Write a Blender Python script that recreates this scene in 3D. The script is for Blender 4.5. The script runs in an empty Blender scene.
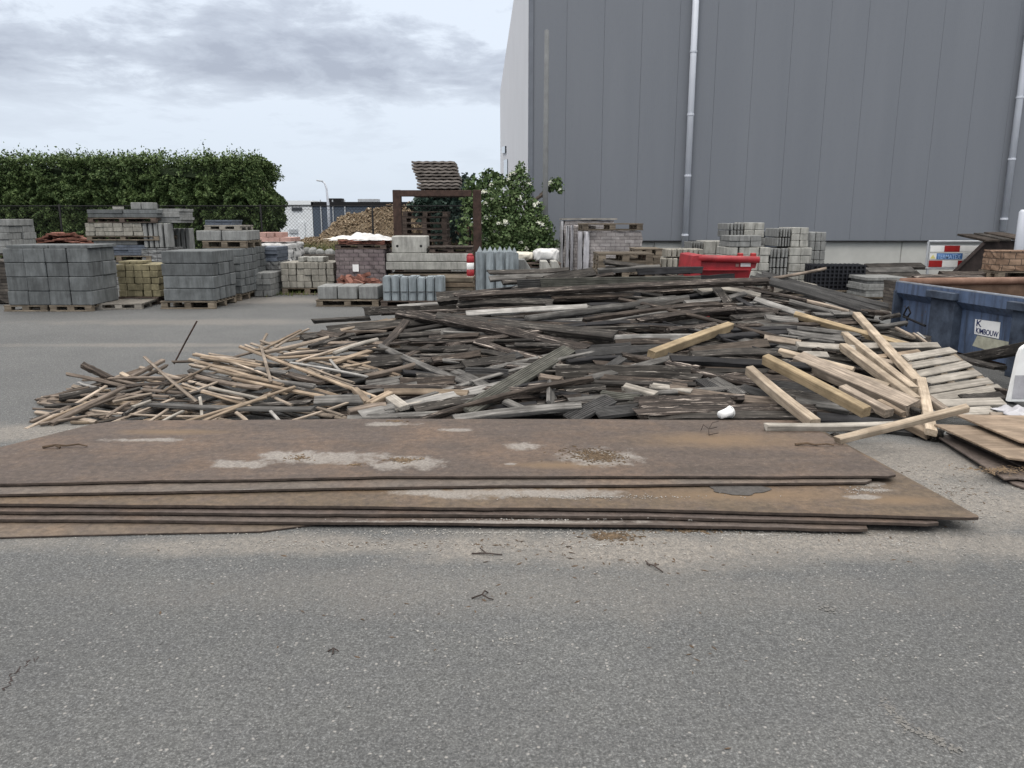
import bpy, bmesh, math, random
import numpy as np
from mathutils import Vector, Matrix

R = math.radians
rng = random.Random(7)
C = bpy.context.scene.collection
F, PITCH, CAMZ = 769.0, R(12.04), 1.6
CAM = Vector((0, 0, CAMZ))
FWD = Vector((0, math.cos(PITCH), -math.sin(PITCH)))
UPV = Vector((0, math.sin(PITCH), math.cos(PITCH)))

def ray(x, y):
    return Vector((1, 0, 0)) * ((x - 512) / F) + FWD + UPV * ((384 - y) / F)
def W(x, y, D):                       # the point seen at a pixel, D metres ahead
    r = ray(x, y)
    return CAM + r * (D / r.y)
def G(x, y, z=0.0):                   # the point seen at a pixel, on the level z
    r = ray(x, y)
    return CAM + r * ((z - CAMZ) / r.z)

# ------------------------------------------------------------------ materials
class NT:
    def __init__(s, name):
        s.m = bpy.data.materials.new(name); s.m.use_nodes = True
        s.t = s.m.node_tree; s.n = s.t.nodes; s.l = s.t.links
        s.b = s.n['Principled BSDF']
    def new(s, typ, **kw):
        n = s.n.new(typ)
        for k, v in kw.items(): setattr(n, k, v)
        return n
    def put(s, sock, v):
        if hasattr(v, 'is_linked') or hasattr(v, 'node'): s.l.new(v, sock)
        else: sock.default_value = v
    def coord(s, kind='Object', scale=(1, 1, 1), rand=0.0):
        tc = s.new('ShaderNodeTexCoord')
        mp = s.new('ShaderNodeMapping'); mp.inputs['Scale'].default_value = scale
        s.l.new(tc.outputs[kind], mp.inputs[0])
        if rand:
            oi = s.new('ShaderNodeObjectInfo')
            ml = s.math('MULTIPLY', oi.outputs['Random'], rand)
            s.l.new(ml, mp.inputs['Location'])
        return mp.outputs[0]
    def noise(s, vec, scale=5, detail=4, rough=.55, dist=0.0):
        n = s.new('ShaderNodeTexNoise')
        n.inputs['Scale'].default_value = scale; n.inputs['Detail'].default_value = detail
        n.inputs['Roughness'].default_value = rough; n.inputs['Distortion'].default_value = dist
        s.l.new(vec, n.inputs['Vector']); return n.outputs['Fac']
    def ramp(s, fac, pts):
        n = s.new('ShaderNodeValToRGB'); e = n.color_ramp.elements
        while len(e) < len(pts): e.new(.5)
        for i, (p, c) in enumerate(pts):
            e[i].position = p
            e[i].color = (c, c, c, 1) if isinstance(c, (int, float)) else (*c, 1)
        s.put(n.inputs[0], fac); return n.outputs[0]
    def mix(s, fac, a, b, mode='MIX'):
        n = s.new('ShaderNodeMix', data_type='RGBA', blend_type=mode)
        s.put(n.inputs[0], fac)
        for k, v in ((6, a), (7, b)):
            if isinstance(v, tuple): v = (*v[:3], 1)
            s.put(n.inputs[k], v)
        return n.outputs[2]
    def math(s, op, a, b=0.0, c=None):
        n = s.new('ShaderNodeMath', operation=op)
        s.put(n.inputs[0], a); s.put(n.inputs[1], b)
        if c is not None: s.put(n.inputs[2], c)
        return n.outputs[0]
    def bump(s, h, strength=.4, dist=.01):
        n = s.new('ShaderNodeBump'); n.inputs['Strength'].default_value = strength
        n.inputs['Distance'].default_value = dist
        s.l.new(h, n.inputs['Height']); s.l.new(n.outputs[0], s.b.inputs['Normal'])
    def col(s, c, rough=.8, spec=.3, metal=0):
        s.put(s.b.inputs['Base Color'], (*c, 1) if isinstance(c, tuple) else c)
        s.put(s.b.inputs['Roughness'], rough)
        s.b.inputs['Specular IOR Level'].default_value = spec
        s.b.inputs['Metallic'].default_value = metal
        return s.m
    def ellipse(s, vec, c, r, noise, amp=.5, hard=(.75, 1.0)):   # a patch with a ragged rim: 1 inside, 0 outside
        sub = s.new('ShaderNodeVectorMath', operation='SUBTRACT'); s.l.new(vec, sub.inputs[0]); sub.inputs[1].default_value = (c[0], c[1], 0)
        mul = s.new('ShaderNodeVectorMath', operation='MULTIPLY'); s.l.new(sub.outputs[0], mul.inputs[0]); mul.inputs[1].default_value = (1 / r[0], 1 / r[1], 0)
        ln = s.new('ShaderNodeVectorMath', operation='LENGTH'); s.l.new(mul.outputs[0], ln.inputs[0])
        d = s.math('ADD', ln.outputs['Value'], s.math('MULTIPLY', s.math('SUBTRACT', noise, .5), amp * 4))
        return s.ramp(d, [(hard[0], 1.0), (hard[1], 0.0)])

def simple(name, c, var=.25, scale=6, rough=.8, bump=.2, spec=.3, rand=.25, metal=0, c2=None, streak=0):
    t = NT(name)
    v = t.coord(rand=37)
    n = t.noise(v, scale, 6, .65)
    a = tuple(x * (1 - var) for x in c); b = c2 or tuple(min(1, x * (1 + var)) for x in c)
    base = t.mix(t.ramp(n, [(.3, 0.0), (.7, 1.0)]), a, b)
    if streak:
        ns = t.noise(t.coord(scale=(9, 9, 1.3), rand=11), 1.4, 6, .75)
        base = t.mix(1.0, base, t.ramp(ns, [(.32, 1 - streak), (.52, 1.0), (.72, 1 + streak * .8)]), 'MULTIPLY')
    oi = t.new('ShaderNodeObjectInfo')
    hv = t.new('ShaderNodeHueSaturation'); t.l.new(base, hv.inputs['Color'])
    t.l.new(t.math('MULTIPLY_ADD', oi.outputs['Random'], rand * 2, 1 - rand), hv.inputs['Value'])
    if bump: t.bump(t.noise(v, scale * 6, 4, .7), bump, .01)
    return t.col(hv.outputs[0], rough, spec, metal)

def wood(name, c1, c2, fleck=None, amount=.0, rough=.85, grain=1.0, rand=.3):
    t = NT(name)
    v = t.coord(scale=(1.1, 24, 24), rand=53)
    n1 = t.noise(v, 2.2 * grain, 6, .65, .4)
    base = t.mix(t.ramp(n1, [(.38, 0.0), (.62, 1.0)]), c1, c2)
    v2 = t.coord(scale=(1, 1, 1), rand=91)
    n2 = t.noise(v2, 5, 4, .6)
    base = t.mix(t.ramp(n2, [(.38, .55), (.62, 0.0)]), base, tuple(x * .45 for x in c1))
    if fleck:
        v3 = t.coord(scale=(1.6, 34, 34), rand=17)
        n3 = t.noise(v3, 2.0, 5, .7, .3)
        base = t.mix(t.ramp(n3, [(.62 - amount, 0.0), (.70 - amount, 1.0)]), base, fleck)
    oi = t.new('ShaderNodeObjectInfo')
    hv = t.new('ShaderNodeHueSaturation'); t.l.new(base, hv.inputs['Color'])
    t.l.new(t.math('MULTIPLY_ADD', oi.outputs['Random'], rand * 2, 1 - rand), hv.inputs['Value'])
    hv.inputs['Saturation'].default_value = 1.0
    t.bump(n1, .5, .006)
    return t.col(hv.outputs[0], rough, .25)

M = {}
M['dark'] = wood('dark_wood', (.010, .009, .008), (.062, .056, .049), (.25, .23, .205), .03)
M['char'] = wood('charred_wood', (.010, .010, .011), (.026, .026, .028), (.09, .09, .09), -.06)
M['brown'] = wood('brown_wood', (.014, .011, .009), (.076, .060, .048), (.26, .22, .185), .025)
M['rotten'] = wood('rotten_wood', (.010, .008, .007), (.062, .050, .042), (.31, .27, .235), .055)
M['grey'] = wood('grey_wood', (.052, .050, .047), (.17, .164, .153), (.31, .305, .29), .01)
M['pale'] = wood('pale_wood', (.17, .14, .11), (.36, .30, .24), (.46, .40, .33), -.04)
M['tan'] = wood('tan_wood', (.14, .105, .075), (.30, .24, .175), None, 0)
M['stick'] = wood('stick_wood', (.075, .060, .048), (.19, .155, .125), None, 0, rand=.45)
M['new'] = wood('new_timber', (.28, .225, .165), (.44, .37, .285), (.20, .155, .115), -.005, rand=.18)
M['yellow'] = wood('yellow_timber', (.25, .19, .115), (.38, .30, .19), (.20, .15, .095), -.01, rand=.08)
M['white'] = wood('whitewashed_wood', (.17, .165, .155), (.36, .35, .33), (.10, .095, .09), -.02, rand=.15)
M['deck'] = wood('decking_wood', (.055, .055, .046), (.125, .124, .106), (.2, .2, .18), -.03)
M['deckd'] = wood('dark_decking_wood', (.026, .026, .026), (.072, .071, .069), (.15, .148, .14), -.02)
M['slat'] = wood('slat_wood', (.20, .185, .16), (.36, .335, .295), None, 0, rand=.15)
M['pallet'] = wood('pallet_wood', (.10, .082, .062), (.22, .185, .14), None, 0)
M['palletd'] = wood('old_pallet_wood', (.055, .042, .036), (.13, .10, .082), None, 0)
M['rust_beam'] = simple('rusty_steel', (.040, .026, .021), .45, 9, .9, .3, c2=(.062, .038, .030))
M['rust_dark'] = simple('dark_rusty_steel', (.028, .020, .018), .5, 7, .8, .3)
M['con'] = simple('concrete', (.185, .19, .185), .22, 5, .9, .35, rand=.12, streak=.38)
M['conb'] = simple('blue_grey_concrete', (.100, .108, .110), .28, 4, .9, .35, rand=.2, streak=.38)
M['cond'] = simple('dark_blue_concrete', (.085, .10, .125), .25, 5, .85, .3, rand=.12, streak=.38)
M['conl'] = simple('light_concrete', (.285, .285, .262), .2, 5, .9, .3, rand=.08, streak=.38)
M['conw'] = simple('warm_concrete', (.24, .23, .20), .22, 6, .9, .3, rand=.1, streak=.38)
M['cony'] = simple('yellow_stone', (.19, .17, .105), .3, 5, .9, .3, rand=.16, streak=.38)
M['pink'] = simple('pink_stone', (.36, .23, .20), .2, 6, .9, .3, rand=.15)
M['redb'] = simple('red_brick', (.15, .068, .050), .35, 9, .9, .4, rand=.3)
M['brnb'] = simple('brown_brick', (.19, .125, .085), .3, 9, .9, .4, rand=.22)
M['purp'] = simple('purple_brick', (.135, .110, .115), .25, 7, .9, .3, rand=.15)
M['pale_post'] = simple('pale_blue_concrete', (.205, .235, .25), .2, 5, .8, .2, rand=.1, streak=.38)
M['film'] = simple('plastic_film', (.36, .36, .38), .3, 3, .45, .5, .4, rand=.08)
M['tarp'] = simple('white_tarp', (.50, .50, .49), .2, 4, .5, .5, .4, rand=.05)
M['cream'] = simple('cream_sheet', (.55, .52, .44), .15, 5, .6, .4, .4, rand=.05)
M['red'] = simple('red_paint', (.27, .016, .022), .35, 6, .5, .1, .5, rand=0)
M['redsign'] = simple('red_reflector', (.28, .02, .02), .2, 8, .4, .05, .5, rand=0)
M['whitep'] = simple('white_plastic', (.70, .71, .70), .08, 6, .45, .05, .5, rand=0)
M['bluesign'] = simple('blue_panel', (.085, .19, .42), .15, 8, .4, .05, .5, rand=0)
M['blueletter'] = simple('pale_blue_letters', (.35, .50, .75), .05, 8, .4, 0, .4, rand=0)
M['navy'] = simple('navy_letters', (.015, .025, .09), .05, 8, .5, 0, .4, rand=0)
M['yel'] = simple('yellow_mark', (.60, .55, .22), .1, 8, .5, 0, .4, rand=0)
M['steel'] = simple('galvanised_steel', (.34, .36, .38), .15, 5, .5, .1, .5, rand=.05)
M['darkmetal'] = simple('dark_metal', (.012, .012, .013), .2, 5, .8, .1, .2, rand=0)
M['pipe'] = simple('grey_downpipe', (.47, .50, .55), .06, 2, .45, .03, .5, rand=0)
M['blackp'] = simple('black_plastic', (.010, .011, .015), .2, 5, .5, .1, .4, rand=0)
M['plinth'] = simple('plinth_concrete', (.37, .375, .355), .12, 1.2, .9, .15, rand=.05)
M['sidewall'] = simple('light_grey_panels', (.50, .51, .53), .04, .5, .6, .03, rand=0)
M['glass'] = simple('dark_glass', (.02, .023, .028), .2, 2, .12, 0, .6, rand=0)
M['farwhite'] = simple('white_panels', (.60, .63, .65), .05, .5, .6, .02, rand=0)
M['fardark'] = simple('dark_blue_panels', (.060, .078, .105), .1, .5, .6, .02, rand=0)
M['bark'] = simple('bark', (.06, .05, .04), .3, 10, .9, .5)
M['white_fl'] = simple('white_blossom', (.75, .76, .66), .1, 6, .7, 0)
M['tile'] = wood('fibre_sheet', (.12, .105, .095), (.25, .225, .20), None, 0)
M['twig'] = simple('twig_bark', (.045, .035, .03), .3, 20, .9, .2)
M['dry'] = simple('dry_leaf', (.09, .062, .04), .4, 20, .9, .2, rand=.4)
M['crumb'] = simple('wood_crumbs', (.12, .085, .052), .6, 40, .9, .2, rand=.3)
M['stone'] = simple('pebble_stone', (.30, .29, .27), .4, 30, .9, .2)
M['chip'] = simple('woodchips', (.15, .105, .065), .5, 2.5, .95, .6, c2=(.22, .17, .11))
M['rope'] = simple('plastic_strap', (.02, .02, .02), .1, 5, .5, 0)

def leafmat(name, a, b, tip):
    t = NT(name)
    v = t.coord('Object')
    n = t.noise(v, 1.6, 4, .6)
    g = t.new('ShaderNodeNewGeometry')
    c = t.mix(t.ramp(n, [(.35, 0.0), (.65, 1.0)]), a, b)
    c = t.mix(t.ramp(g.outputs['Random Per Island'], [(.55, 0.0), (1.0, .8)]), c, tip)
    t.b.inputs['Subsurface Weight'].default_value = 0
    return t.col(c, .65, .25)
M['hedge'] = leafmat('hedge_leaf', (.040, .070, .024), (.074, .115, .037), (.13, .175, .063))
M['elder'] = leafmat('elder_leaf', (.044, .082, .029), (.092, .140, .052), (.16, .21, .095))
M['conif'] = leafmat('conifer_leaf', (.016, .034, .028), (.034, .060, .045), (.05, .08, .06))
M['grassm'] = leafmat('grass_blade', (.06, .085, .025), (.11, .13, .04), (.20, .19, .08))

# the asphalt, with drifts of sand
def ground_mat():
    t = NT('asphalt')
    v = t.coord('Object')
    big = t.noise(v, .55, 5, .6)
    mid = t.noise(v, 5.0, 5, .65)
    vo = t.new('ShaderNodeTexVoronoi'); vo.inputs['Scale'].default_value = 150; t.l.new(v, vo.inputs['Vector'])
    sp = t.new('ShaderNodeSeparateColor'); t.l.new(vo.outputs['Color'], sp.inputs[0])
    vo2 = t.new('ShaderNodeTexVoronoi'); vo2.inputs['Scale'].default_value = 60; t.l.new(v, vo2.inputs['Vector'])
    sp2 = t.new('ShaderNodeSeparateColor'); t.l.new(vo2.outputs['Color'], sp2.inputs[0])
    fine = t.noise(v, 160, 3, .8)
    base = t.mix(t.ramp(big, [(.3, 0.0), (.7, 1.0)]), (.076, .079, .078), (.112, .115, .112))
    base = t.mix(t.ramp(mid, [(.3, .45), (.6, 0.0)]), base, (.078, .081, .084))
    gr = t.noise(v, 95, 6, .82, .4); gr2 = t.noise(v, 30, 6, .85)
    base = t.mix(1.0, base, t.ramp(gr, [(.30, .24), (.45, .70), (.55, 1.18), (.70, 2.9)]), 'MULTIPLY')
    base = t.mix(1.0, base, t.ramp(gr2, [(.32, .60), (.68, 1.42)]), 'MULTIPLY')
    base = t.mix(t.math('MULTIPLY', t.ramp(sp.outputs[1], [(.84, 0.0), (1.0, .65)]), t.ramp(vo.outputs['Distance'], [(.25, 1.0), (.5, 0.0)])), base, (.25, .245, .235))
    base = t.mix(t.math('MULTIPLY', t.ramp(sp2.outputs[0], [(.93, 0.0), (.96, .7)]), t.ramp(vo2.outputs['Distance'], [(.2, 1.0), (.42, 0.0)])), base, (.32, .31, .29))
    base = t.mix(t.ramp(fine, [(.3, .35), (.7, 0.0)]), base, (.06, .06, .062))
    sand = t.noise(v, 2.2, 6, .7)
    sand2 = t.noise(v, 28, 3, .75)
    sandc = t.mix(sand2, (.15, .137, .12), (.27, .25, .222))
    spk = t.ramp(sp.outputs[1], [(.0, .6), (1.0, 1.1)])
    sandc = t.mix(1.0, sandc, spk, 'MULTIPLY')
    tot = None
    for (x, y, rx, ry, k) in SAND:
        e = t.math('MULTIPLY', t.ellipse(v, (x, y), (rx, ry), sand, .45, (.35, 1.25)), k)
        tot = e if tot is None else t.math('MAXIMUM', tot, e)
    tot = t.math('MULTIPLY', tot, t.ramp(sand2, [(.25, .45), (.6, 1.0)]))
    base = t.mix(tot, base, sandc)
    h = t.math('ADD', gr, t.math('MULTIPLY', fine, .5))
    t.bump(h, .4, .004)
    return t.col(base, .88, .25)

def plate_mat(name, tone, patches=(), orange=()):
    t = NT(name)
    v = t.coord('Object')
    vs = t.coord('Object', scale=(.35, 3, 3))
    n1 = t.noise(vs, 2.2, 6, .65, .5); n2 = t.noise(v, 7, 5, .7); n3 = t.noise(v, 60, 4, .75); n4 = t.noise(v, 1.3, 3, .6)
    c = t.mix(t.ramp(n1, [(.3, 0.0), (.7, 1.0)]), tuple(x * .72 for x in tone), tuple(x * 1.28 for x in tone))
    c = t.mix(t.ramp(n4, [(.48, 0.0), (.72, .55)]), c, (.135, .085, .052))
    c = t.mix(t.ramp(n2, [(.35, .45), (.55, 0.0)]), c, (.058, .045, .040))
    c = t.mix(t.ramp(n3, [(.56, 0.0), (.75, .45)]), c, (.19, .165, .14))
    c = t.mix(1.0, c, t.ramp(t.noise(v, 22, 6, .8), [(.28, .48), (.5, 1.0), (.74, 1.55)]), 'MULTIPLY')
    for (x, y, rx, ry) in orange:
        c = t.mix(t.math('MULTIPLY', t.ellipse(v, (x, y), (rx, ry), n2, .3, (.2, 1.4)), .75), c, (.135, .090, .050))
    dust = t.mix(t.ramp(n3, [(.3, 0.0), (.7, 1.0)]), (.11, .10, .09), (.26, .24, .215))
    for (x, y, rx, ry) in patches:
        c = t.mix(t.math('MULTIPLY', t.ellipse(v, (x, y), (rx, ry), n2, .66, (.52, 1.06)), .85), c, dust)
    t.bump(n3, .3, .004)
    return t.col(c, .72, .35)

# ------------------------------------------------------------------ mesh helpers
def link(o, parent=None):
    C.objects.link(o)
    if parent: o.parent = parent
    return o
def mesh_obj(name, me, mat, parent=None):
    if mat and not me.materials: me.materials.append(mat)
    return link(bpy.data.objects.new(name, me), parent)
def pyd(name, vs, fs, smooth=False):
    me = bpy.data.meshes.new(name); me.from_pydata([tuple(v) for v in vs], [], fs); me.update()
    if smooth:
        for p in me.polygons: p.use_smooth = True
    return me
def bm_me(name, bm, smooth=False):
    me = bpy.data.meshes.new(name)
    bmesh.ops.recalc_face_normals(bm, faces=bm.faces)
    bm.to_mesh(me); bm.free()
    if smooth:
        for p in me.polygons: p.use_smooth = True
    return me
def add_box(bm, c, s, rot=None, bev=0.0):
    r = bmesh.ops.create_cube(bm, size=1.0)
    mt = Matrix.Translation(c) @ (rot.to_4x4() if rot else Matrix.Identity(4)) @ Matrix.Diagonal((*s, 1))
    bmesh.ops.transform(bm, matrix=mt, verts=r['verts'])
    if bev:
        es = list({e for v in r['verts'] for e in v.link_edges})
        bmesh.ops.bevel(bm, geom=es, offset=bev, segments=1, affect='EDGES')
def box_me(name, c, s, bev=0.0):
    bm = bmesh.new(); add_box(bm, c, s, None, bev); return bm_me(name, bm)
def tube(bm, pts, rad, n=8, caps=True):
    pts = [Vector(p) for p in pts]; rings = []
    for i, p in enumerate(pts):
        d = (pts[min(i + 1, len(pts) - 1)] - pts[max(i - 1, 0)]).normalized()
        a = d.orthogonal().normalized() if not rings else (pa - d * pa.dot(d)).normalized()
        pa = a; b = d.cross(a)
        r = rad[i] if isinstance(rad, (list, tuple)) else rad
        rings.append([bm.verts.new(p + (a * math.cos(k * 2 * math.pi / n) + b * math.sin(k * 2 * math.pi / n)) * r) for k in range(n)])
    for A, B in zip(rings, rings[1:]):
        for k in range(n): bm.faces.new((A[k], A[(k + 1) % n], B[(k + 1) % n], B[k]))
    if caps:
        bm.faces.new(rings[0][::-1]); bm.faces.new(rings[-1])
def prism(bm, poly, a, b):            # poly: points, extruded from offset a to offset b
    A = [bm.verts.new(Vector(p) + Vector(a)) for p in poly]; B = [bm.verts.new(Vector(p) + Vector(b)) for p in poly]
    n = len(poly)
    bm.faces.new(A[::-1]); bm.faces.new(B)
    for k in range(n): bm.faces.new((A[k], A[(k + 1) % n], B[(k + 1) % n], B[k]))
def lathe(bm, prof, n=16, c=(0, 0, 0)):
    rings = []
    for r, z in prof:
        rings.append([bm.verts.new((c[0] + r * math.cos(k * 2 * math.pi / n), c[1] + r * math.sin(k * 2 * math.pi / n), c[2] + z)) for k in range(n)])
    for A, B in zip(rings, rings[1:]):
        for k in range(n): bm.faces.new((A[k], A[(k + 1) % n], B[(k + 1) % n], B[k]))
    bm.faces.new(rings[0][::-1]); bm.faces.new(rings[-1])
def tag(o, label, cat, group=None, kind=None):
    if label: o['label'] = label
    if cat: o['category'] = cat
    if group: o['group'] = group
    if kind: o['kind'] = kind
    return o
def thing(name, label, cat, loc=(0, 0, 0), group=None, rz=0):
    o = bpy.data.objects.new(name, None); C.objects.link(o); o.location = loc; o.rotation_euler = (0, 0, rz)
    o.empty_display_size = .1
    return tag(o, label, cat, group)
def struct(name, me, mat): return tag(mesh_obj(name, me, mat), None, None, None, 'structure')
ORD = ['first', 'second', 'third', 'fourth', 'fifth', 'sixth', 'seventh', 'eighth', 'ninth', 'tenth', 'eleventh', 'twelfth', 'thirteenth', 'fourteenth']

# ------------------------------------------------------------------ camera, world, sun
sc = bpy.context.scene
cam = bpy.data.cameras.new('camera'); co = bpy.data.objects.new('camera', cam); C.objects.link(co)
cam.sensor_width = 36; cam.lens = 36 * F / 1024; cam.clip_end = 2000; cam.clip_start = .05
co.location = CAM; co.rotation_euler = (math.pi / 2 - PITCH, 0, 0)
sc.camera = co
sc.view_settings.view_transform = 'Standard'; sc.view_settings.look = 'None'
sc.view_settings.gamma = 1; sc.view_settings.use_curve_mapping = False
sc.view_settings.exposure = 0.1

SUN_EL, SUN_AZ = R(52), R(215)          # azimuth clockwise from +Y: behind the camera, to the left
w = bpy.data.worlds.new('World'); sc.world = w; w.use_nodes = True
wt = w.node_tree; wn = wt.nodes; wl = wt.links
def wnew(t, **k):
    n = wn.new(t)
    for a, b in k.items(): setattr(n, a, b)
    return n
def wmath(op, a, b=0.0, c=None):
    n = wnew('ShaderNodeMath', operation=op)
    for i, v in enumerate((a, b, c)):
        if v is None: continue
        if hasattr(v, 'node'): wl.new(v, n.inputs[i])
        else: n.inputs[i].default_value = v
    return n.outputs[0]
def wramp(f, pts):
    n = wnew('ShaderNodeValToRGB'); e = n.color_ramp.elements
    while len(e) < len(pts): e.new(.5)
    for i, (p, c) in enumerate(pts):
        e[i].position = p; e[i].color = (c, c, c, 1) if isinstance(c, (int, float)) else (*c, 1)
    wl.new(f, n.inputs[0]); return n.outputs[0]
def wmix(f, a, b, mode='MIX'):
    n = wnew('ShaderNodeMix', data_type='RGBA', blend_type=mode)
    for i, v in ((0, f), (6, a), (7, b)):
        if hasattr(v, 'node'): wl.new(v, n.inputs[i])
        else: n.inputs[i].default_value = v if not isinstance(v, tuple) else (*v, 1)
    return n.outputs[2]
bg = wn['Background']
sky = wnew('ShaderNodeTexSky', sky_type='NISHITA', sun_disc=False, sun_elevation=SUN_EL, sun_rotation=SUN_AZ, air_density=1.0, dust_density=2.0)
tc = wnew('ShaderNodeTexCoord'); sx = wnew('ShaderNodeSeparateXYZ'); wl.new(tc.outputs['Generated'], sx.inputs[0])
zz = wmath('MAXIMUM', sx.outputs['Z'], 0.0)
den = wmath('ADD', zz, .17)
cx = wnew('ShaderNodeCombineXYZ')
wl.new(wmath('DIVIDE', sx.outputs['X'], den), cx.inputs[0]); wl.new(wmath('DIVIDE', sx.outputs['Y'], den), cx.inputs[1])
cx.inputs[2].default_value = 3.3
def wnoise(vec, s, d, r, dist=0):
    n = wnew('ShaderNodeTexNoise'); n.inputs['Scale'].default_value = s; n.inputs['Detail'].default_value = d
    n.inputs['Roughness'].default_value = r; n.inputs['Distortion'].default_value = dist
    wl.new(vec, n.inputs['Vector']); return n.outputs['Fac']
n_big = wnoise(cx.outputs[0], 1.05, 8, .56, .35)
n_small = wnoise(cx.outputs[0], 3.6, 7, .62, .3)
# the dark bank of cloud hangs between about 7 and 14 degrees up
bank = wramp(zz, [(.115, 0.0), (.17, 1.0), (.26, .85), (.40, .3)])
dens = wmath('ADD', wmath('MULTIPLY', n_big, 1.7), wmath('MULTIPLY', n_small, 1.0))
dens = wmath('ADD', dens, wmath('MULTIPLY', bank, .20))
dens = wmath('SUBTRACT', dens, wmath('MULTIPLY', sx.outputs['X'], .18))
dens = wmath('MULTIPLY_ADD', dens, .5, -.10)
dark = wramp(dens, [(.575, 0.0), (.645, .55), (.76, 1.0)])
dark = wmath('MULTIPLY', dark, wramp(zz, [(.05, .06), (.115, .30), (.165, 1.0)]))
bright = wmix(wramp(zz, [(0.0, 0.0), (.16, 1.0)]), (7.2, 8.05, 9.2), (7.9, 8.6, 9.6))
cloud = wmix(dark, bright, (4.4, 4.8, 5.7))
# an overcast vault is brightest overhead
lift = wramp(zz, [(.0, .25), (.27, .27), (.75, 1.0)])
lift = wmath('MULTIPLY', lift, 3.9)
cloud = wmix(1.0, cloud, lift, 'MULTIPLY')
cloud = wmix(wramp(zz, [(.27, 0.0), (.6, 1.0)]), cloud, wmix(1.0, cloud, (1.16, 1.02, .86), 'MULTIPLY'))
full = wmix(.12, cloud, sky.outputs[0])
wl.new(full, bg.inputs[0]); bg.inputs[1].default_value = .1

sun = bpy.data.lights.new('sun', 'SUN'); sun.energy = 1.1; sun.angle = R(18); sun.color = (1, .96, .9)
so = bpy.data.objects.new('sun', sun); C.objects.link(so)
sd = Vector((math.sin(SUN_AZ) * math.cos(SUN_EL), math.cos(SUN_AZ) * math.cos(SUN_EL), math.sin(SUN_EL)))
so.rotation_euler = (-sd).to_track_quat('-Z', 'Y').to_euler(); so.location = (0, 0, 30)

# ------------------------------------------------------------------ ground
def gp(x, y): p = G(x, y); return p.x, p.y
SAND = []
for (x, y, rx, ry, k) in [(300, 545, 1.8, .16, .75), (620, 548, 1.5, .26, .95), (850, 543, 1.2, .3, .9), (960, 500, 1.2, .55, .95),
                          (910, 462, .9, .7, .95), (1000, 545, .8, .22, .7), (60, 432, 1.6, .35, .75), (160, 345, 2.6, .22, .5), (330, 350, 2.4, .3, .55),
                          (210, 322, 3.5, .5, .45), (270, 300, 2.0, 1.0, .6), (900, 308, 3.0, 1.6, .9), (700, 560, .9, .2, .5),
                          (640, 600, .06, .3, .25), (30, 470, .8, 1.0, .4), (520, 590, 2.2, .3, .25)]:
    a, b = gp(x, y); SAND.append((a, b, rx, ry, k))
bm = bmesh.new()
vs = [bm.verts.new(p) for p in ((-300, -40, 0), (300, -40, 0), (300, 600, 0), (-300, 600, 0))]
bm.faces.new(vs)
struct('ground', bm_me('ground', bm), ground_mat())

# ------------------------------------------------------------------ steel road plates
M['shaded_plate_edge'] = simple('rusty_shaded_plate_edge', (.050, .038, .031), .5, 14, .8, .3, rand=0)  # rust for plate sides, darkened to paint in the shade below each plate
def plate(name, pts, z, th, mat, label):
    top = []; er = random.Random(int(z * 1000))
    cor = [G(x, y, z) for x, y in pts]
    for a, b in zip(cor, cor[1:] + cor[:1]):
        top.append(a); n = int((b - a).length / .12); ph = er.uniform(0, 6)
        for k in range(1, n): top.append(a.lerp(b, k / n) + Vector((er.gauss(0, .002), er.gauss(0, .0022) + .004 * math.sin(k * .5 + ph), 0)))
    bm = bmesh.new(); prism(bm, top, (0, 0, -th), (0, 0, 0))
    o = mesh_obj(name, bm_me(name, bm), mat)
    o.data.materials.append(M['shaded_plate_edge'])
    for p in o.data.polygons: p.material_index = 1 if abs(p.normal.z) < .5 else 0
    bv = o.modifiers.new('bevel', 'BEVEL'); bv.width = .003; bv.segments = 2; bv.limit_method = 'ANGLE'
    return tag(o, label, 'steel plate', 'rusty steel road plates in the front stack')
def at(x, y, z, rx, ry): p = G(x, y, z); return (p.x, p.y, rx, ry)
Z1 = .128
p1 = plate_mat('plate_top', (.062, .046, .036),
     [at(330, 458, Z1, .50, .15), at(240, 464, Z1, .26, .09), at(410, 463, Z1, .24, .15), at(290, 455, Z1, .25, .10), at(524, 446, Z1, .16, .09), at(598, 457, Z1, .27, .20), at(390, 424, Z1, .20, .07), at(455, 430, Z1, .12, .05), at(510, 464, Z1, .05, .03), at(150, 440, Z1, .3, .05)],
     [at(720, 440, Z1, .8, .25), at(170, 432, Z1, .5, .10), at(560, 465, Z1, .4, .1)])
p2 = plate_mat('plate_second', (.092, .077, .064), [at(600, 478, .106, .7, .02), at(300, 490, .106, .5, .02)])
p3 = plate_mat('plate_third', (.080, .058, .037), [at(560, 494, .084, .36, .085), at(480, 493, .084, .34, .10), at(420, 492, .084, .2, .06), at(864, 497, .084, .10, .04), at(862, 484, .084, .13, .06), at(880, 490, .084, .1, .03)],
     [at(480, 490, .084, .9, .10), at(740, 495, .084, .7, .12), at(900, 500, .084, .3, .1)])
p4 = plate_mat('plate_fourth', (.066, .052, .045))
p5 = plate_mat('plate_fifth', (.072, .058, .049), [at(500, 521, .04, .9, .03)])
p6 = plate_mat('plate_ground', (.085, .066, .048))
plate('steel_plate', [(-140, 484), (-100, 472), (0, 447), (92, 424), (120, 420.5), (420, 418.5), (800, 420), (893, 471), (896, 474.5), (888, 476), (400, 476), (0, 483.5)], Z1, .016, p1,
      'topmost brown rusty steel plate with a grey dust patch and wood crumbs')
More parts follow.
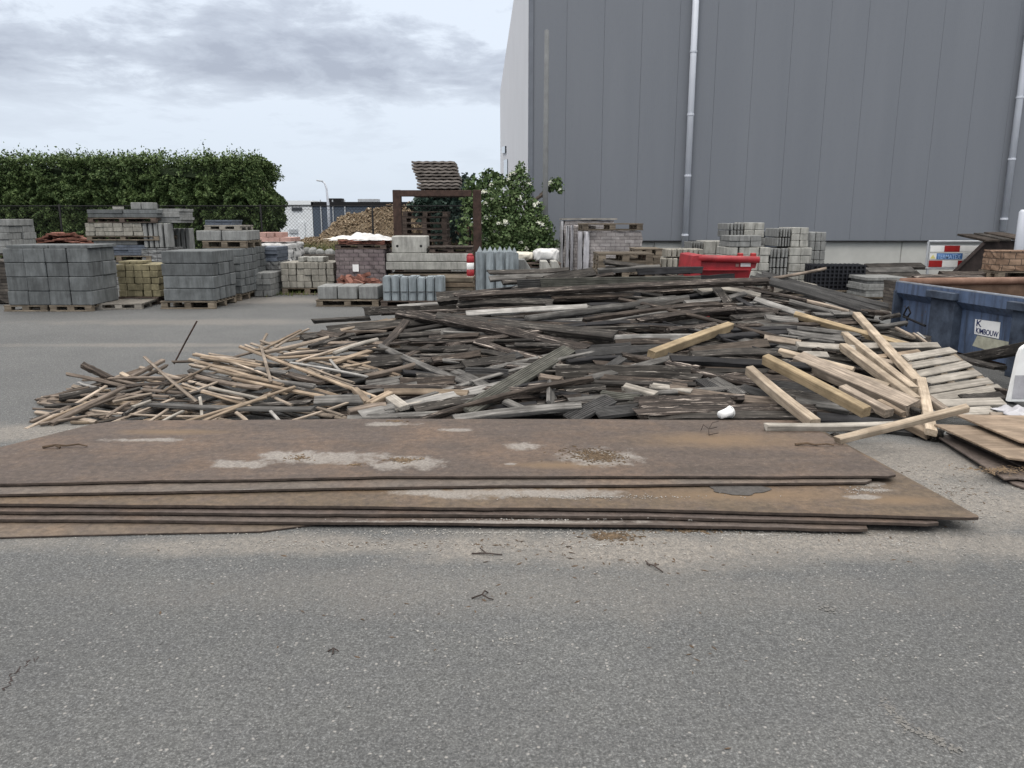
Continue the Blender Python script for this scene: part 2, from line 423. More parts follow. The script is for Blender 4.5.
plate('steel_plate', [(-300, 470), (400, 440), (800, 440), (868, 476), (872, 479.5), (866, 482), (410, 486.5), (-300, 500)], .106, .016, p2,
      'second steel plate from the top, a thin pale edge under the topmost one')
plate('steel_plate', [(-320, 470), (300, 432), (818, 428), (976, 514.5), (979, 517), (968, 517.5), (640, 508.5), (0, 503.5), (-320, 503)], .084, .018, p3,
      'ochre rusty steel plate with a dark stain, its sharp corner jutting out')
plate('steel_plate', [(-320, 480), (300, 460), (820, 460), (936, 519), (939, 522.5), (926, 523.5), (640, 516), (0, 511), (-320, 511)], .058, .018, p4,
      'dark steel plate just below the ochre plate with the jutting corner')
plate('steel_plate', [(-320, 490), (300, 470), (770, 470), (866, 525), (868, 528.5), (858, 529), (640, 524.5), (0, 519), (-320, 519)], .034, .018, p5,
      'lowest plate of the steel stack, ending shortest over the gravel')
plate('steel_plate', [(-320, 505), (200, 505), (330, 522), (260, 531), (0, 537), (-320, 544)], .012, .010, p6,
      'flat brown steel plate half buried in sand before the stack')
# wet oily stain on the ochre plate: a film of its own
def blob(name, cx, cy, z, rx, ry, mat, n=40, seed=1):
    r = random.Random(seed); p = G(cx, cy, z); ph = [r.uniform(0, 6.3) for _ in range(4)]
    pts = []
    for k in range(n):
        a = k * 2 * math.pi / n
        q = 1 + .12 * math.sin(2 * a + ph[0]) + .10 * math.sin(3 * a + ph[1]) + .06 * math.sin(5 * a + ph[2]) + .05 * math.sin(9 * a + ph[3])
        pts.append((p.x + rx * q * math.cos(a), p.y + ry * q * math.sin(a), z))
    bm = bmesh.new(); prism(bm, pts, (0, 0, -.001), (0, 0, .001))
    return mesh_obj(name, bm_me(name, bm), mat)
tag(blob('mud_patch', 739, 489, .087, .15, .105, simple('wet_mud', (.060, .056, .052), .3, 30, .8, .4), seed=4), 'dark grey mud patch on the ochre steel plate', 'mud')

# loose crumbs, gravel, twigs
def scatter(name, spots, z, mat, label, cat, size, seed, flat=.4):
    r = random.Random(seed); vs = []; fs = []
    for (x, y, rx, ry, n) in spots:
        p = G(x, y, z)
        for _ in range(n):
            a = r.uniform(0, 6.283); q = abs(r.gauss(0, .55))
            c = Vector((p.x + rx * q * math.cos(a), p.y + ry * q * math.sin(a), z))
            s = size * r.uniform(.35, 1.3); l = s * r.uniform(1, 1.3 if flat > .5 else 2.6)
            rot = Matrix.Rotation(r.uniform(0, 6.3), 3, 'Z') @ Matrix.Rotation(r.gauss(0, .35), 3, 'X')
            b = len(vs); hh = s * flat
            for (u, v, ww) in ((l, 0, 0), (0, s * .6, 0), (-l, 0, 0), (0, -s * .6, 0), (0, 0, hh), (0, 0, -hh * .5)):
                vs.append(c + rot @ Vector((u, v, ww)) + Vector((0, 0, hh * .5)))
            for f in ((0, 1, 4), (1, 2, 4), (2, 3, 4), (3, 0, 4), (1, 0, 5), (2, 1, 5), (3, 2, 5), (0, 3, 5)):
                fs.append(tuple(b + i for i in f))
    return tag(mesh_obj(name, pyd(name, vs, fs), mat), label, cat, None, 'stuff')
scatter('wood_crumbs', [(600, 457, .15, .14, 700), (585, 453, .2, .14, 200)], Z1, M['crumb'], 'brown wood crumbs heaped on the topmost steel plate', 'wood crumbs', .008, 1)
scatter('wood_crumbs', [(405, 460, .10, .06, 240), (300, 458, .10, .07, 120), (355, 465, .05, .02, 60), (395, 421, .08, .02, 90)], Z1, M['crumb'], 'small dry wood crumbs strewn over the grey dust patch', 'wood crumbs', .007, 2)
scatter('wood_crumbs', [(612, 536, .15, .07, 420), (690, 531, .25, .04, 120)], .0, M['crumb'], 'dry brown litter spilled on the asphalt before the steel stack', 'wood crumbs', .009, 3)
scatter('gravel', [(500, 533, 1.8, .05, 700), (760, 535, 1.0, .08, 500), (960, 512, .25, .25, 250), (600, 545, 1.6, .25, 700), (900, 545, .9, .3, 600), (950, 490, .7, .6, 1100), (300, 545, 1.4, .15, 350), (500, 640, 2.4, .6, 120), (800, 640, 1.8, .6, 100), (60, 432, .7, .2, 150)], 0, M['stone'], 'loose pale gravel strewn over the asphalt round the steel plates', 'gravel', .006, 4, .6)
scatter('gravel', [(600, 497, .8, .05, 260), (864, 490, .12, .08, 120), (520, 520, .9, .03, 120)], .086, M['stone'], 'pale grit lying on the ochre steel plate', 'gravel', .005, 5, .6)
def twig(x, y, z, pts, mat, label, name='twig', rad=.004, cat='twig'):
    p = G(x, y, z); t = bmesh.new()
    for br in pts: tube(t, [(p.x + a, p.y + b, z + rad + c) for a, b, c in br], [rad * (1 - .12 * i) for i in range(len(br))], 5)
    return tag(mesh_obj(name, bm_me(name, t), mat), label, cat)
twig(482, 599, 0, [[(-.045, .0, 0), (0, .01, .012), (.03, -.012, .005), (.05, -.01, .0)], [(0, .01, .012), (.01, .04, .015), (.025, .05, 0)]], M['twig'], 'curled dark twig on the asphalt, largest before the steel stack')
twig(655, 569, 0, [[(-.03, .05, 0), (-.005, .01, .01), (.03, -.04, 0)], [(-.005, .01, .01), (.02, .015, .012)], [(-.02, .03, .0), (-.035, .06, .01)]], M['twig'], 'small forked twig below the brown litter on the asphalt')
twig(492, 555, 0, [[(-.10, .01, 0), (-.03, 0, .006), (.05, -.004, 0)], [(-.03, 0, .006), (-.06, .05, .01)]], M['twig'], 'thin brown twig lying between the dusty edge and the curled twig')
None and twig(25, 672, 0, [[(-.14, -.10, 0), (-.05, -.04, .003), (.02, .06, .002), (.05, .09, 0)]], M['twig'], 'long crooked dark twig on the asphalt at the bottom left', rad=.003)
twig(333, 652, 0, [[(-.02, 0, 0), (.0, .012, .006), (.022, 0, 0)], [(0, .012, .006), (.004, -.02, .0)]], M['twig'], 'tiny twig alone on the open asphalt', rad=.003)
twig(65, 448, Z1, [[(-.14, -.01, 0), (-.06, 0, .012), (0, .012, .004), (.08, .02, .012), (.14, .015, 0)], [(-.06, 0, .01), (-.02, -.02, 0)]], M['dry'], 'curled strip of brown bark on the topmost steel plate', 'bark_strip', .009, 'bark')
twig(815, 446, Z1, [[(-.13, .01, 0), (-.05, .012, .008), (.0, .0, .0), (.07, -.02, .012), (.12, -.01, 0)]], M['dry'], 'brown bark strip on the top plate by the front timber', 'bark_strip', .009, 'bark')
twig(711, 433, Z1, [[(-.03, -.06, 0), (-.02, -.01, .03), (.02, .05, .06), (.08, .12, .05)], [(-.02, -.01, .03), (-.05, .03, .05), (-.06, .05, .0)], [(-.02, -.01, .03), (.04, .0, .04)], [(-.03, -.06, 0), (.03, -.08, .02)]], M['twig'], 'wiry dark twig standing on the plate near the white cup', rad=.003)
scatter('litter', [(480, 600, .6, .4, 22), (620, 560, 1.3, .3, 70), (820, 520, 1.0, .4, 80), (700, 660, 1.2, .5, 14), (300, 620, 1.2, .4, 12), (950, 490, .6, .6, 110), (500, 545, 1.6, .1, 90)], 0, M['dry'], 'small dark bits of bark and leaf strewn over the asphalt', 'litter', .008, 14, .3)
def crack(pts, wd):
    r = random.Random(3); L = [Vector(G(x, y, .0015)) for x, y in pts]; q = []
    for a, b in zip(L, L[1:]):
        for k in range(8): q.append(a.lerp(b, k / 8) + Vector((r.gauss(0, .008), r.gauss(0, .008), 0)))
    vs = []
    for i, p in enumerate(q):
        w_ = wd * (.3 + abs(math.sin(i * .7 + 1))) * (1 - i / len(q) * .6); vs += [p + Vector((w_, 0, 0)), p - Vector((w_, 0, 0))]
    tag(mesh_obj('ground_crack', pyd('ground_crack', vs, [(2 * i, 2 * i + 1, 2 * i + 3, 2 * i + 2) for i in range(len(q) - 1)]), M['rust_dark']), None, None, None, 'structure')
def scrape():
    r = random.Random(8); vs, fs = [], []
    for (x0, y0, x1, y1, n_) in ((882, 700, 905, 725, 90), (905, 725, 960, 752, 130), (820, 603, 836, 612, 40)):
        for k in range(n_):
            t_ = r.random(); p = G(x0 + (x1 - x0) * t_ + r.gauss(0, 3), y0 + (y1 - y0) * t_ + r.gauss(0, 2), .0006 + len(fs) * .000016); a = r.uniform(0, 3.1); b = len(vs); L = r.uniform(.002, .008)
            for q in range(6): vs.append(p + Vector((L * math.cos(a + q * 1.047) * r.uniform(.5, 1.2), L * math.sin(a + q * 1.047) * r.uniform(.4, 1), 0)))
            fs.append(tuple(range(b, b + 6)))
    tag(mesh_obj('ground_scrape', pyd('ground_scrape', vs, fs), simple('scraped_asphalt', (.135, .132, .124), .3, 60, .95, .2, rand=0)), None, None, None, 'structure')
scrape()
crack([(2, 692), (14, 674), (22, 668), (32, 660), (40, 654)], .0035)
# crumpled white cup
def cup():
    p = G(725, 418.5, Z1)
    o = thing('paper_cup', 'crumpled white cup lying on its side against the timber heap', 'cup', p)
    rot = Matrix.Rotation(R(28), 4, 'Z') @ Matrix.Rotation(R(82), 4, 'Y')
    bm = bmesh.new(); n = 20; prof = [(.0, -.055), (.028, -.055), (.034, -.02), (.037, .02), (.043, .055), (.039, .052), (.032, .0), (.0, -.05)]
    rings = []
    for r_, z in prof:
        rings.append([bm.verts.new((r_ * math.cos(k * 2 * math.pi / n) * (1 + .16 * math.sin(k * 1.3 + z * 40)), r_ * math.sin(k * 2 * math.pi / n) * (1 + .1 * math.sin(k * .9 + z * 60)), z)) for k in range(n)])
    for A, B in zip(rings, rings[1:]):
        for k in range(n): bm.faces.new((A[k], A[(k + 1) % n], B[(k + 1) % n], B[k]))
    bmesh.ops.transform(bm, matrix=Matrix.Translation((0, 0, .040)) @ rot, verts=bm.verts)
    mesh_obj('cup_wall', bm_me('cup_wall', bm, True), M['whitep'], o)
    bm = bmesh.new(); tube(bm, [(.043 * math.cos(k * .4), .043 * math.sin(k * .4), .055) for k in range(17)], .003, 6)
    bmesh.ops.transform(bm, matrix=Matrix.Translation((0, 0, .040)) @ rot, verts=bm.verts)
    mesh_obj('rolled_rim', bm_me('rolled_rim', bm, True), M['whitep'], o)
cup()
#PART2
# ------------------------------------------------------------------ the timber heap
ENV = [  # picture column, front foot (row, metres), crest (row, metres)
 (20, 431, 5.85, 404, 6.6), (60, 427, 5.9, 388, 7.0), (120, 425, 5.9, 368, 7.4), (220, 423, 5.9, 346, 7.9), (300, 421, 5.9, 331, 8.3), (360, 420, 5.9, 317, 8.9),
 (420, 419, 5.85, 300, 9.5), (480, 419, 5.85, 279, 10.0), (560, 419, 5.85, 270, 10.2), (700, 419, 5.85, 271, 10.2), (760, 421, 5.8, 276, 10.2),
 (840, 430, 5.6, 300, 9.6), (900, 438, 5.5, 322, 9.1), (960, 440, 5.5, 348, 8.3), (1030, 440, 5.5, 366, 7.9)]
def env(x):
    x = max(ENV[0][0], min(ENV[-1][0], x))
    for a, b in zip(ENV, ENV[1:]):
        if a[0] <= x <= b[0]:
            k = (x - a[0]) / (b[0] - a[0]); return [a[i] + (b[i] - a[i]) * k for i in range(1, 5)]
def S(x, y):                            # depth of the heap's face at a pixel
    yf, df, yc, dc = env(x)
    t = (yf - y) / (yf - yc)
    if t < 0: return df + t * 1.2
    if t > 1: return dc
    return df + (dc - df) * (t ** 1.35)
def P(x, y, D=None): return W(x, y, D if D else S(x, y))
UPN = Vector((0, -.30, 1)).normalized()

def plank_me(L, wd, th, kind, rg, bow=1.0):
    """One board along local X: a bevelled or ribbed section swept with a slight warp and rough ends."""
    if kind in ('deck', 'deckd'):
        n = 7; top = []
        for k in range(n):
            y0 = -wd / 2 + wd * k / n; g = wd / n
            top += [(y0 + g * .10, th / 2 - .0045), (y0 + g * .22, th / 2), (y0 + g * .78, th / 2), (y0 + g * .90, th / 2 - .0045)]
        prof = top + [(wd / 2, -th / 2), (-wd / 2, -th / 2)]
    elif kind == 'round':
        prof = [(wd / 2 * math.cos(-k * math.pi / 5), th / 2 * math.sin(-k * math.pi / 5)) for k in range(10)]
    else:
        b = min(.006, th * .18); a, c = wd / 2, th / 2
        prof = [(-a, c - b), (-a + b, c), (a - b, c), (a, c - b), (a, -c + b), (a - b, -c), (-a + b, -c), (-a, -c + b)]
    segs = 9; n = len(prof); vs = []
    sag = rg.gauss(0, .012) * L * bow; side = rg.gauss(0, .006) * L * bow; tw = rg.gauss(0, .05) * bow
    rough = {'char': 1.6, 'rotten': 2.4, 'dark': 1.4, 'brown': 1.4, 'stick': .9}.get(kind, .6)
    for i in range(segs + 1):
        u = i / segs; x = (u - .5) * L; q = 4 * u * (1 - u)
        ca, sa = math.cos(tw * (u - .5)), math.sin(tw * (u - .5))
        tap = 1 + rg.gauss(0, .02) * rough
        for (y, z) in prof:
            y, z = y * tap, z * tap
            if rough > 1.2: y += rg.gauss(0, .0016) * rough; z += rg.gauss(0, .0012) * rough
            ex = 0
            if i in (0, segs): ex = rg.gauss(0, .009) * rough + (y / max(wd, .01)) * .014 * rough * (1 if i else -1)
            vs.append((x + ex, y * ca - z * sa + side * q, y * sa + z * ca + sag * q))
    fs = []
    for i in range(segs):
        for k in range(n):
            a = i * n + k; b = i * n + (k + 1) % n
            fs.append((a, b, b + n, a + n))
    fs.append(tuple(range(n - 1, -1, -1))); fs.append(tuple(segs * n + k for k in range(n)))
    me = pyd('plank', vs, [f[::-1] for f in fs])
    if kind == 'round':
        for p in me.polygons: p.use_smooth = True
    return me
CATS = {'wooden_batten': 'batten', 'decking_board': 'decking board', 'wooden_board': 'board', 'timber_beam': 'beam', 'wooden_pole': 'pole'}
prng = random.Random(11)
def plank(P1, P2, wd, th, mat, name, label, group, roll=0, kind=None, bow=1.0):
    d = P2 - P1; L = d.length; xa = d.normalized()
    za = (UPN - xa * UPN.dot(xa))
    za = za.normalized() if za.length > .05 else Vector((0, -1, 0))
    ya = za.cross(xa); m = Matrix((xa, ya, za)).transposed() @ Matrix.Rotation(R(roll), 3, 'X')
    o = mesh_obj(name, plank_me(L, wd, th, kind or mat, prng, bow), M[mat])
    o.matrix_world = Matrix.Translation((P1 + P2) / 2) @ m.to_4x4()
    return tag(o, label, CATS[name], group)
OFF = {0: (0, 0, 1.0), 1: (20, 300, 5.3333), 2: (190, 300, 5.3333), 3: (350, 290, 5.3333), 4: (500, 290, 5.3333), 5: (650, 290, 5.3333),
       6: (832, 270, 5.3333), 7: (832, 370, 5.3333), 8: (440, 240, 5.3333), 9: (640, 190, 5.3333)}
GROUPS = {
 'stick': ('grey-brown batten in the tangle at the thin end of the timber heap', 'battens tangled at the thin end of the heap'),
 'pale': ('pale bare batten lying in the loose heap of battens', 'pale battens in the loose batten heap'),
 'tan': ('tan bare batten lying in the loose heap of battens', 'tan battens in the loose batten heap'),
 'dark': ('dark weathered board wedged among others in the big timber heap', 'dark boards wedged in the big timber heap'),
 'char': ('almost black board lying between others in the big timber heap', 'black boards in the big timber heap'),
 'brown': ('brown weathered board lying between others in the big timber heap', 'brown boards in the big timber heap'),
 'rotten': ('rotten dark board with pale flaking spots in the big timber heap', 'rotten flaking boards in the big timber heap'),
 'grey': ('grey weathered board lying between others in the big timber heap', 'grey boards in the big timber heap'),
 'deck': ('grooved greenish grey decking board inside the big timber heap', 'greenish decking boards in the heap'),
 'deckd': ('grooved dark grey decking board inside the big timber heap', 'dark decking boards in the heap'),
 'new': ('clean light timber in the cluster of new timbers on the heap', 'clean new timbers on the heap'),
 'yellow': ('yellowish squared timber lying on the heap', 'yellowish timbers on the heap'),
 'white': ('whitish board lying between dark ones in the timber heap', 'whitish boards in the heap'),
 'slat': ('pale grey wooden piece lying loose in the big timber heap', 'pale grey wooden pieces in the big heap'),
}
# crop, x1,y1,x2,y2, width, thickness, roll, lift, material, name letter, label, (depths)
B, D_, A, T, O = 'wooden_batten', 'decking_board', 'wooden_board', 'timber_beam', 'wooden_pole'
ROWS = [
 # --- the thin end of the heap: battens
 (1, 30, 690, 460, 460, .040, .022, 0, .10, 'pale', B, 'pale batten slanting up from the outermost tip of the batten heap'),
 (1, 165, 660, 555, 470, .055, .030, 0, .08, 'stick', B, 'broad brown batten slanting up beside the pale one at the heap tip'),
 (1, 60, 650, 260, 570, .045, .022, 0, .03, 'stick', B, 'short brown batten lying on the ground at the heap tip'),
 (1, 250, 395, 560, 462, .038, .022, 30, .12, 'stick', B, 'dark batten sticking out sideways at the top of the heap tip'),
 (1, 330, 345, 480, 418, .060, .045, 0, .14, 'brown', B, 'thick dark broken batten pointing up at the heap tip'),
 (1, 310, 440, 430, 472, .030, .018, 0, .07, 'white', B, 'short whitish batten end poking out at the heap tip'),
 (1, 212, 525, 420, 482, .085, .075, 0, .02, 'dark', O, 'rough dark round pole lying at the back of the heap tip'),
 (1, 340, 428, 860, 420, .034, .022, 0, .17, 'stick', B, 'straight grey batten lying level across the top of the heap tip'),
 (1, 665, 305, 940, 540, .034, .020, 0, .20, 'pale', B, 'pale batten falling steeply across the thin end of the heap'),
 (1, 760, 490, 1020, 350, .026, .018, 0, .18, 'tan', B, 'thin tan batten rising behind the steep pale batten'),
 (1, 70, 580, 320, 587, .024, .016, 0, .06, 'stick', B, 'thin batten lying level near the ground at the heap tip'),
 (1, 390, 590, 980, 620, .026, .016, 0, .12, 'pale', B, 'long thin pale batten lying level just above the plate edge'),
 (1, 130, 568, 340, 560, .035, .03, 0, .05, 'dark', B, None), (1, 62, 640, 210, 598, .03, .02, 0, .02, 'dark', B, None),
 (1, 500, 542, 700, 500, .035, .02, 0, .12, 'pale', B, None), (1, 600, 572, 700, 538, .035, .025, 0, .12, 'slat', B, None),
 (1, 460, 626, 585, 548, .035, .02, 0, .09, 'stick', B, None), (1, 365, 616, 520, 608, .02, .014, 0, .07, 'pale', B, None),
 (1, 640, 680, 790, 582, .03, .018, 0, .10, 'pale', B, None), (1, 715, 672, 870, 592, .028, .018, 0, .11, 'slat', B, None),
 (1, 590, 412, 765, 322, .05, .03, 0, .10, 'stick', B, None), (1, 620, 420, 780, 350, .045, .03, 0, .06, 'stick', B, None),
 (1, 470, 420, 700, 470, .04, .02, 0, .08, 'stick', B, None), (1, 300, 600, 560, 500, .04, .02, 0, .03, 'stick', B, None),
 (1, 420, 520, 640, 470, .04, .02, 0, .05, 'dark', B, None), (1, 520, 470, 800, 445, .04, .025, 0, .09, 'brown', B, None),
 (1, 560, 610, 790, 430, .045, .025, 0, .06, 'dark', B, None), (1, 340, 560, 480, 510, .03, .02, 0, .05, 'stick', B, None),
 (1, 540, 392, 580, 412, .04, .03, 0, .16, 'new', B, 'small clean block of new wood on top of the heap tip'),
 (1, 820, 520, 1010, 470, .04, .025, 0, .06, 'dark', B, None), (1, 660, 480, 900, 500, .045, .025, 0, .05, 'stick', B, None),
 (2, -210, 558, 650, 582, .115, .025, -20, .17, 'grey', A, 'long flat grey board lying level over the front of the batten heap'),
 # --- middle of the batten heap
 (2, 270, 250, 990, 520, .042, .026, 0, .20, 'tan', B, 'long tan batten falling right across the batten heap'),
 (2, 381, 255, 432, 436, .034, .020, 0, .26, 'pale', B, 'short pale batten lying upright across the long tan batten'),
 (2, 366, 275, 412, 178, .034, .020, 0, .18, 'pale', B, 'pale batten end standing up above the batten heap', (8.1, 8.25)),
 (2, 395, 280, 740, 200, .050, .030, 0, .14, 'pale', B, 'wide pale batten rising to the square brown block'),
 (2, 440, 262, 632, 155, .030, .020, 0, .12, 'pale', B, 'thin pale batten rising steeply at the back of the batten heap'),
 (2, 385, 268, 590, 162, .034, .022, 0, .10, 'tan', B, 'tan batten rising steeply at the back of the batten heap'),
 (2, 600, 205, 800, 170, .09, .05, 20, .08, 'dark', A, 'dark rough board on top of the back of the batten heap'),
 (2, 700, 190, 810, 205, .13, .09, 0, .05, 'brown', T, 'square brown block end at the back of the batten heap'),
 (2, 540, 335, 940, 408, .032, .020, 0, .18, 'white', B, 'whitish batten ending in mid air near the dark boards'),
 (2, 600, 342, 870, 440, .028, .018, 0, .16, 'pale', B, 'pale thin batten just below the whitish batten'),
 (2, 570, 330, 890, 232, .036, .022, 0, .15, 'pale', B, 'pale batten rising over the middle of the batten heap'),
 (2, 770, 285, 1000, 212, .045, .045, 0, .16, 'slat', O, 'cream rounded pole at the top edge of the batten heap'),
 (2, 770, 332, 992, 262, .060, .030, 0, .14, 'tan', B, 'broad tan batten below the cream rounded pole'),
 (2, 750, 320, 797, 376, .032, .02, 0, .20, 'white', B, 'short whitish batten piece across the top of the batten heap'),
 (2, 820, 356, 960, 332, .032, .022, 0, .13, 'tan', B, None), (2, 870, 392, 1010, 378, .05, .03, 0, .10, 'dark', B, None),
 (2, 20, 292, 380, 348, .04, .025, 0, .16, 'tan', B, 'uppermost tan batten of the bundle in the batten heap'),
 (2, 0, 318, 450, 442, .045, .025, 0, .16, 'tan', B, 'long tan batten in the bundle, second below the uppermost'),
 (2, 30, 335, 520, 396, .04, .025, 0, .13, 'pale', B, None), (2, 60, 308, 510, 388, .04, .025, 0, .14, 'tan', B, None),
 (2, 90, 300, 350, 330, .035, .02, 0, .12, 'pale', B, None), (2, 150, 380, 490, 452, .04, .03, 0, .18, 'tan', B, 'tan batten crossing the lower part of the bundle'),
 (2, 230, 420, 710, 516, .045, .03, 0, .14, 'tan', B, None), (2, 0, 345, 300, 400, .04, .025, 0, .12, 'pale', B, None),
 (2, 0, 400, 380, 470, .05, .03, 0, .10, 'stick', B, None), (2, 0, 380, 240, 430, .06, .03, 0, .08, 'dark', B, None),
 (2, 105, 470, 372, 526, .036, .022, 0, .17, 'slat', B, 'pale grey batten just above the flat grey board'),
 (1, 870, 448, 1190, 530, .034, .02, 0, .16, 'pale', B, 'pale batten meeting the flat grey board from above'),
 (2, -20, 648, 405, 520, .036, .022, 0, .24, 'tan', B, 'upper of two tan battens crossing over the flat grey board'),
 (2, 60, 652, 557, 464, .036, .022, 0, .25, 'tan', B, 'lower of two tan battens crossing over the flat grey board'),
 (2, 425, 432, 660, 462, .05, .03, 0, .12, 'grey', B, None), (2, 355, 374, 515, 396, .07, .05, 0, .10, 'grey', T, 'short thick grey beam end inside the batten heap'),
 (2, 505, 392, 720, 440, .12, .025, -15, .07, 'brown', A, 'wide brown grey plank lying flat inside the batten heap'),
 (2, 665, 540, 955, 535, .13, .035, 0, .12, 'grey', A, 'wide blue grey board end beside the batten heap'),
 (2, 550, 642, 930, 514, .026, .018, 0, .22, 'pale', B, 'thin pale batten rising across the wide blue grey board end'),
 (2, 680, 575, 815, 618, .028, .018, 0, .18, 'pale', B, None), (2, 430, 595, 480, 650, .032, .02, 0, .16, 'white', B, None),
 (2, 245, 600, 310, 652, .036, .02, 0, .14, 'pale', B, None), (2, 52, 520, 62, 640, .03, .02, 0, .10, 'slat', B, None),
 (2, 880, 480, 950, 548, .06, .04, 0, .18, 'tan', B, None), (2, 420, 500, 540, 560, .035, .02, 0, .10, 'pale', B, None),
 (2, 560, 470, 900, 560, .04, .03, 0, .04, 'dark', B, None), (2, 330, 560, 640, 545, .05, .03, 0, .04, 'dark', B, None),
 (2, 640, 300, 940, 250, .04, .025, 0, .10, 'tan', B, None), (2, 480, 300, 800, 265, .04, .025, 0, .10, 'stick', B, None),
 (2, 420, 310, 720, 290, .04, .025, 0, .10, 'tan', B, None), (2, 600, 320, 960, 300, .045, .03, 0, .08, 'tan', B, None),
 (2, 660, 270, 940, 225, .05, .03, 0, .08, 'dark', B, None), (2, 640, 250, 880, 185, .06, .04, 0, .06, 'dark', B, None),
 (2, 500, 290, 680, 270, .04, .02, 0, .12, 'pale', B, None), (2, 170, 330, 330, 280, .04, .02, 0, .09, 'stick', B, None),
 (2, 840, 585, 1010, 590, .05, .04, 0, .10, 'grey', B, None), (2, 930, 600, 1080, 560, .05, .04, 0, .12, 'grey', B, None),
 # --- behind, at the narrow end of the big heap
 (2, 660, 114, 960, 98, .07, .04, 0, .04, 'dark', A, 'dark rough board jutting far out over the asphalt', (9.0, 9.3)),
 (2, 835, 152, 1060, 128, .09, .05, 20, .06, 'grey', A, 'grey board jutting out below the dark jutting board', (8.8, 9.0)),
 (3, 80, 115, 565, 102, .10, .04, 60, .10, 'dark', A, 'black edged board with a thin white rim jutting out under the concrete posts', (9.3, 9.5)),
 (3, 255, 92, 560, 74, .07, .04, 0, .12, 'white', A, 'whitish weathered board lying just in front of the concrete posts', (9.5, 9.6)),
 # --- the big dark heap, front to crest
 (3, 250, 125, 1250, 318, .12, .055, 35, .16, 'rotten', T, 'long mossy brown beam sloping across the middle of the heap'),
 (8, 190, 545, 640, 662, .07, .045, 30, .10, 'rotten', T, 'brown flaking beam sloping parallel below the long mossy beam'),
 (3, 172, 310, 300, 165, .09, .03, 0, .16, 'brown', A, 'brown board propped up under the end of the mossy beam'),
 (3, 160, 300, 640, 502, .06, .035, 20, .20, 'grey', B, 'thin grey batten sloping down to the crossing decking board'),
 (3, 560, 436, 735, 525, .10, .03, 0, .14, 'grey', A, 'grey board end lying under the crossing decking board'),
 (3, 60, 668, 825, 508, .085, .045, 20, .17, 'white', A, 'long whitish grey board sloping up from the steel plate edge'),
 (3, 628, 640, 1165, 318, .145, .028, 10, .24, 'deck', D_, 'greenish ribbed decking board crossing diagonally in front of the heap'),
 (3, 400, 692, 1285, 476, .050, .045, 0, .30, 'brown', B, 'long brown batten rising from the plate edge over the decking board'),
 (4, 462, 478, 900, 368, .065, .045, 20, .24, 'grey', B, 'grey pale batten rising to the lower end of the yellow timber'),
 (3, 560, 690, 1225, 622, .075, .045, 10, .20, 'grey', A, 'pale grey board lying level just above the plate edge in the middle'),
 (3, -10, 686, 565, 662, .06, .03, 10, .14, 'grey', A, 'thin grey board along the plate edge below the whitish board'),
 (3, 185, 548, 625, 555, .06, .045, 30, .14, 'tan', B, 'tan batten lying level in the hollow of the dark heap'),
 (3, 95, 520, 285, 490, .15, .025, 40, .08, 'grey', A, 'wide flat grey board in the hollow behind the tan batten'),
 (3, 275, 505, 560, 495, .15, .025, 45, .07, 'brown', A, None),
 (3, 85, 462, 385, 390, .06, .04, 0, .12, 'stick', B, None), (3, 95, 390, 280, 372, .13, .03, 50, .07, 'dark', A, None),
 (3, 300, 355, 440, 295, .07, .03, 0, .12, 'brown', A, None), (3, 440, 378, 695, 340, .085, .04, 40, .10, 'brown', A, 'brown upright board with a notched end in the hollow'),
 (3, 605, 402, 880, 368, .11, .05, 30, .13, 'dark', T, 'dark squared beam end pointing into the hollow'),
 (3, 780, 375, 905, 345, .12, .025, 0, .15, 'deckd', D_, 'short ribbed dark decking board lying beneath the flaking beam'),
 (3, 620, 460, 840, 470, .16, .028, 60, .06, 'deckd', D_, 'dark ribbed decking board on edge behind the crossing board'),
 (3, 425, 258, 680, 242, .07, .04, 30, .08, 'brown', A, None), (3, 210, 250, 480, 230, .07, .04, 30, .04, 'dark', A, None),
 (3, 215, 575, 290, 628, .09, .04, 0, .18, 'slat', B, 'small pale splintered block in the hollow near the batten heap'),
 (3, 100, 612, 215, 555, .06, .05, 0, .20, 'tan', B, 'tan splintered wood piece beside the small pale block'),
 (3, 0, 652, 195, 618, .06, .05, 0, .16, 'stick', B, None), (3, 355, 640, 660, 585, .09, .04, 40, .12, 'dark', A, None),
 (3, 825, 592, 945, 648, .07, .03, 0, .16, 'grey', B, None), (3, 240, 640, 500, 560, .05, .03, 0, .1, 'slat', B, None),
 (3, 300, 400, 600, 440, .05, .03, 0, .08, 'dark', B, None), (3, 360, 455, 600, 485, .06, .03, 0, .10, 'dark', A, None),
 (3, 420, 320, 640, 310, .09, .03, 40, .05, 'dark', A, None), (3, 640, 320, 820, 350, .07, .03, 20, .05, 'dark', A, None),
 (4, 145, 155, 1000, 45, .085, .085, 0, .14, 'grey', O, 'long rounded grey pole with a cut end lying high on the heap'),
 (3, 625, 128, 1260, 92, .085, .04, 15, .14, 'white', A, 'pale topped long board left of the rounded grey pole end'),
 (4, 250, 88, 945, 44, .06, .03, 0, .12, 'grey', A, 'thin grey board lying above the rounded grey pole'),
 (4, 455, 162, 1250, 82, .06, .05, 0, .12, 'brown', B, 'rusty brown batten directly below the rounded grey pole'),
 (4, 450, 196, 1050, 125, .09, .05, 30, .10, 'rotten', A, 'dark flaking board two below the rounded grey pole'),
 (4, -60, 178, 455, 196, .10, .04, 50, .12, 'brown', A, 'brown board lying on top of the square ended dark beam'),
 (8, -10, 425, 932, 525, .14, .12, 15, .13, 'dark', T, 'big dark square beam with a pale sawn end face'),
 (4, 612, 262, 1060, 256, .085, .04, 60, .12, 'white', A, 'white painted board between the dark beam and the yellow timber'),
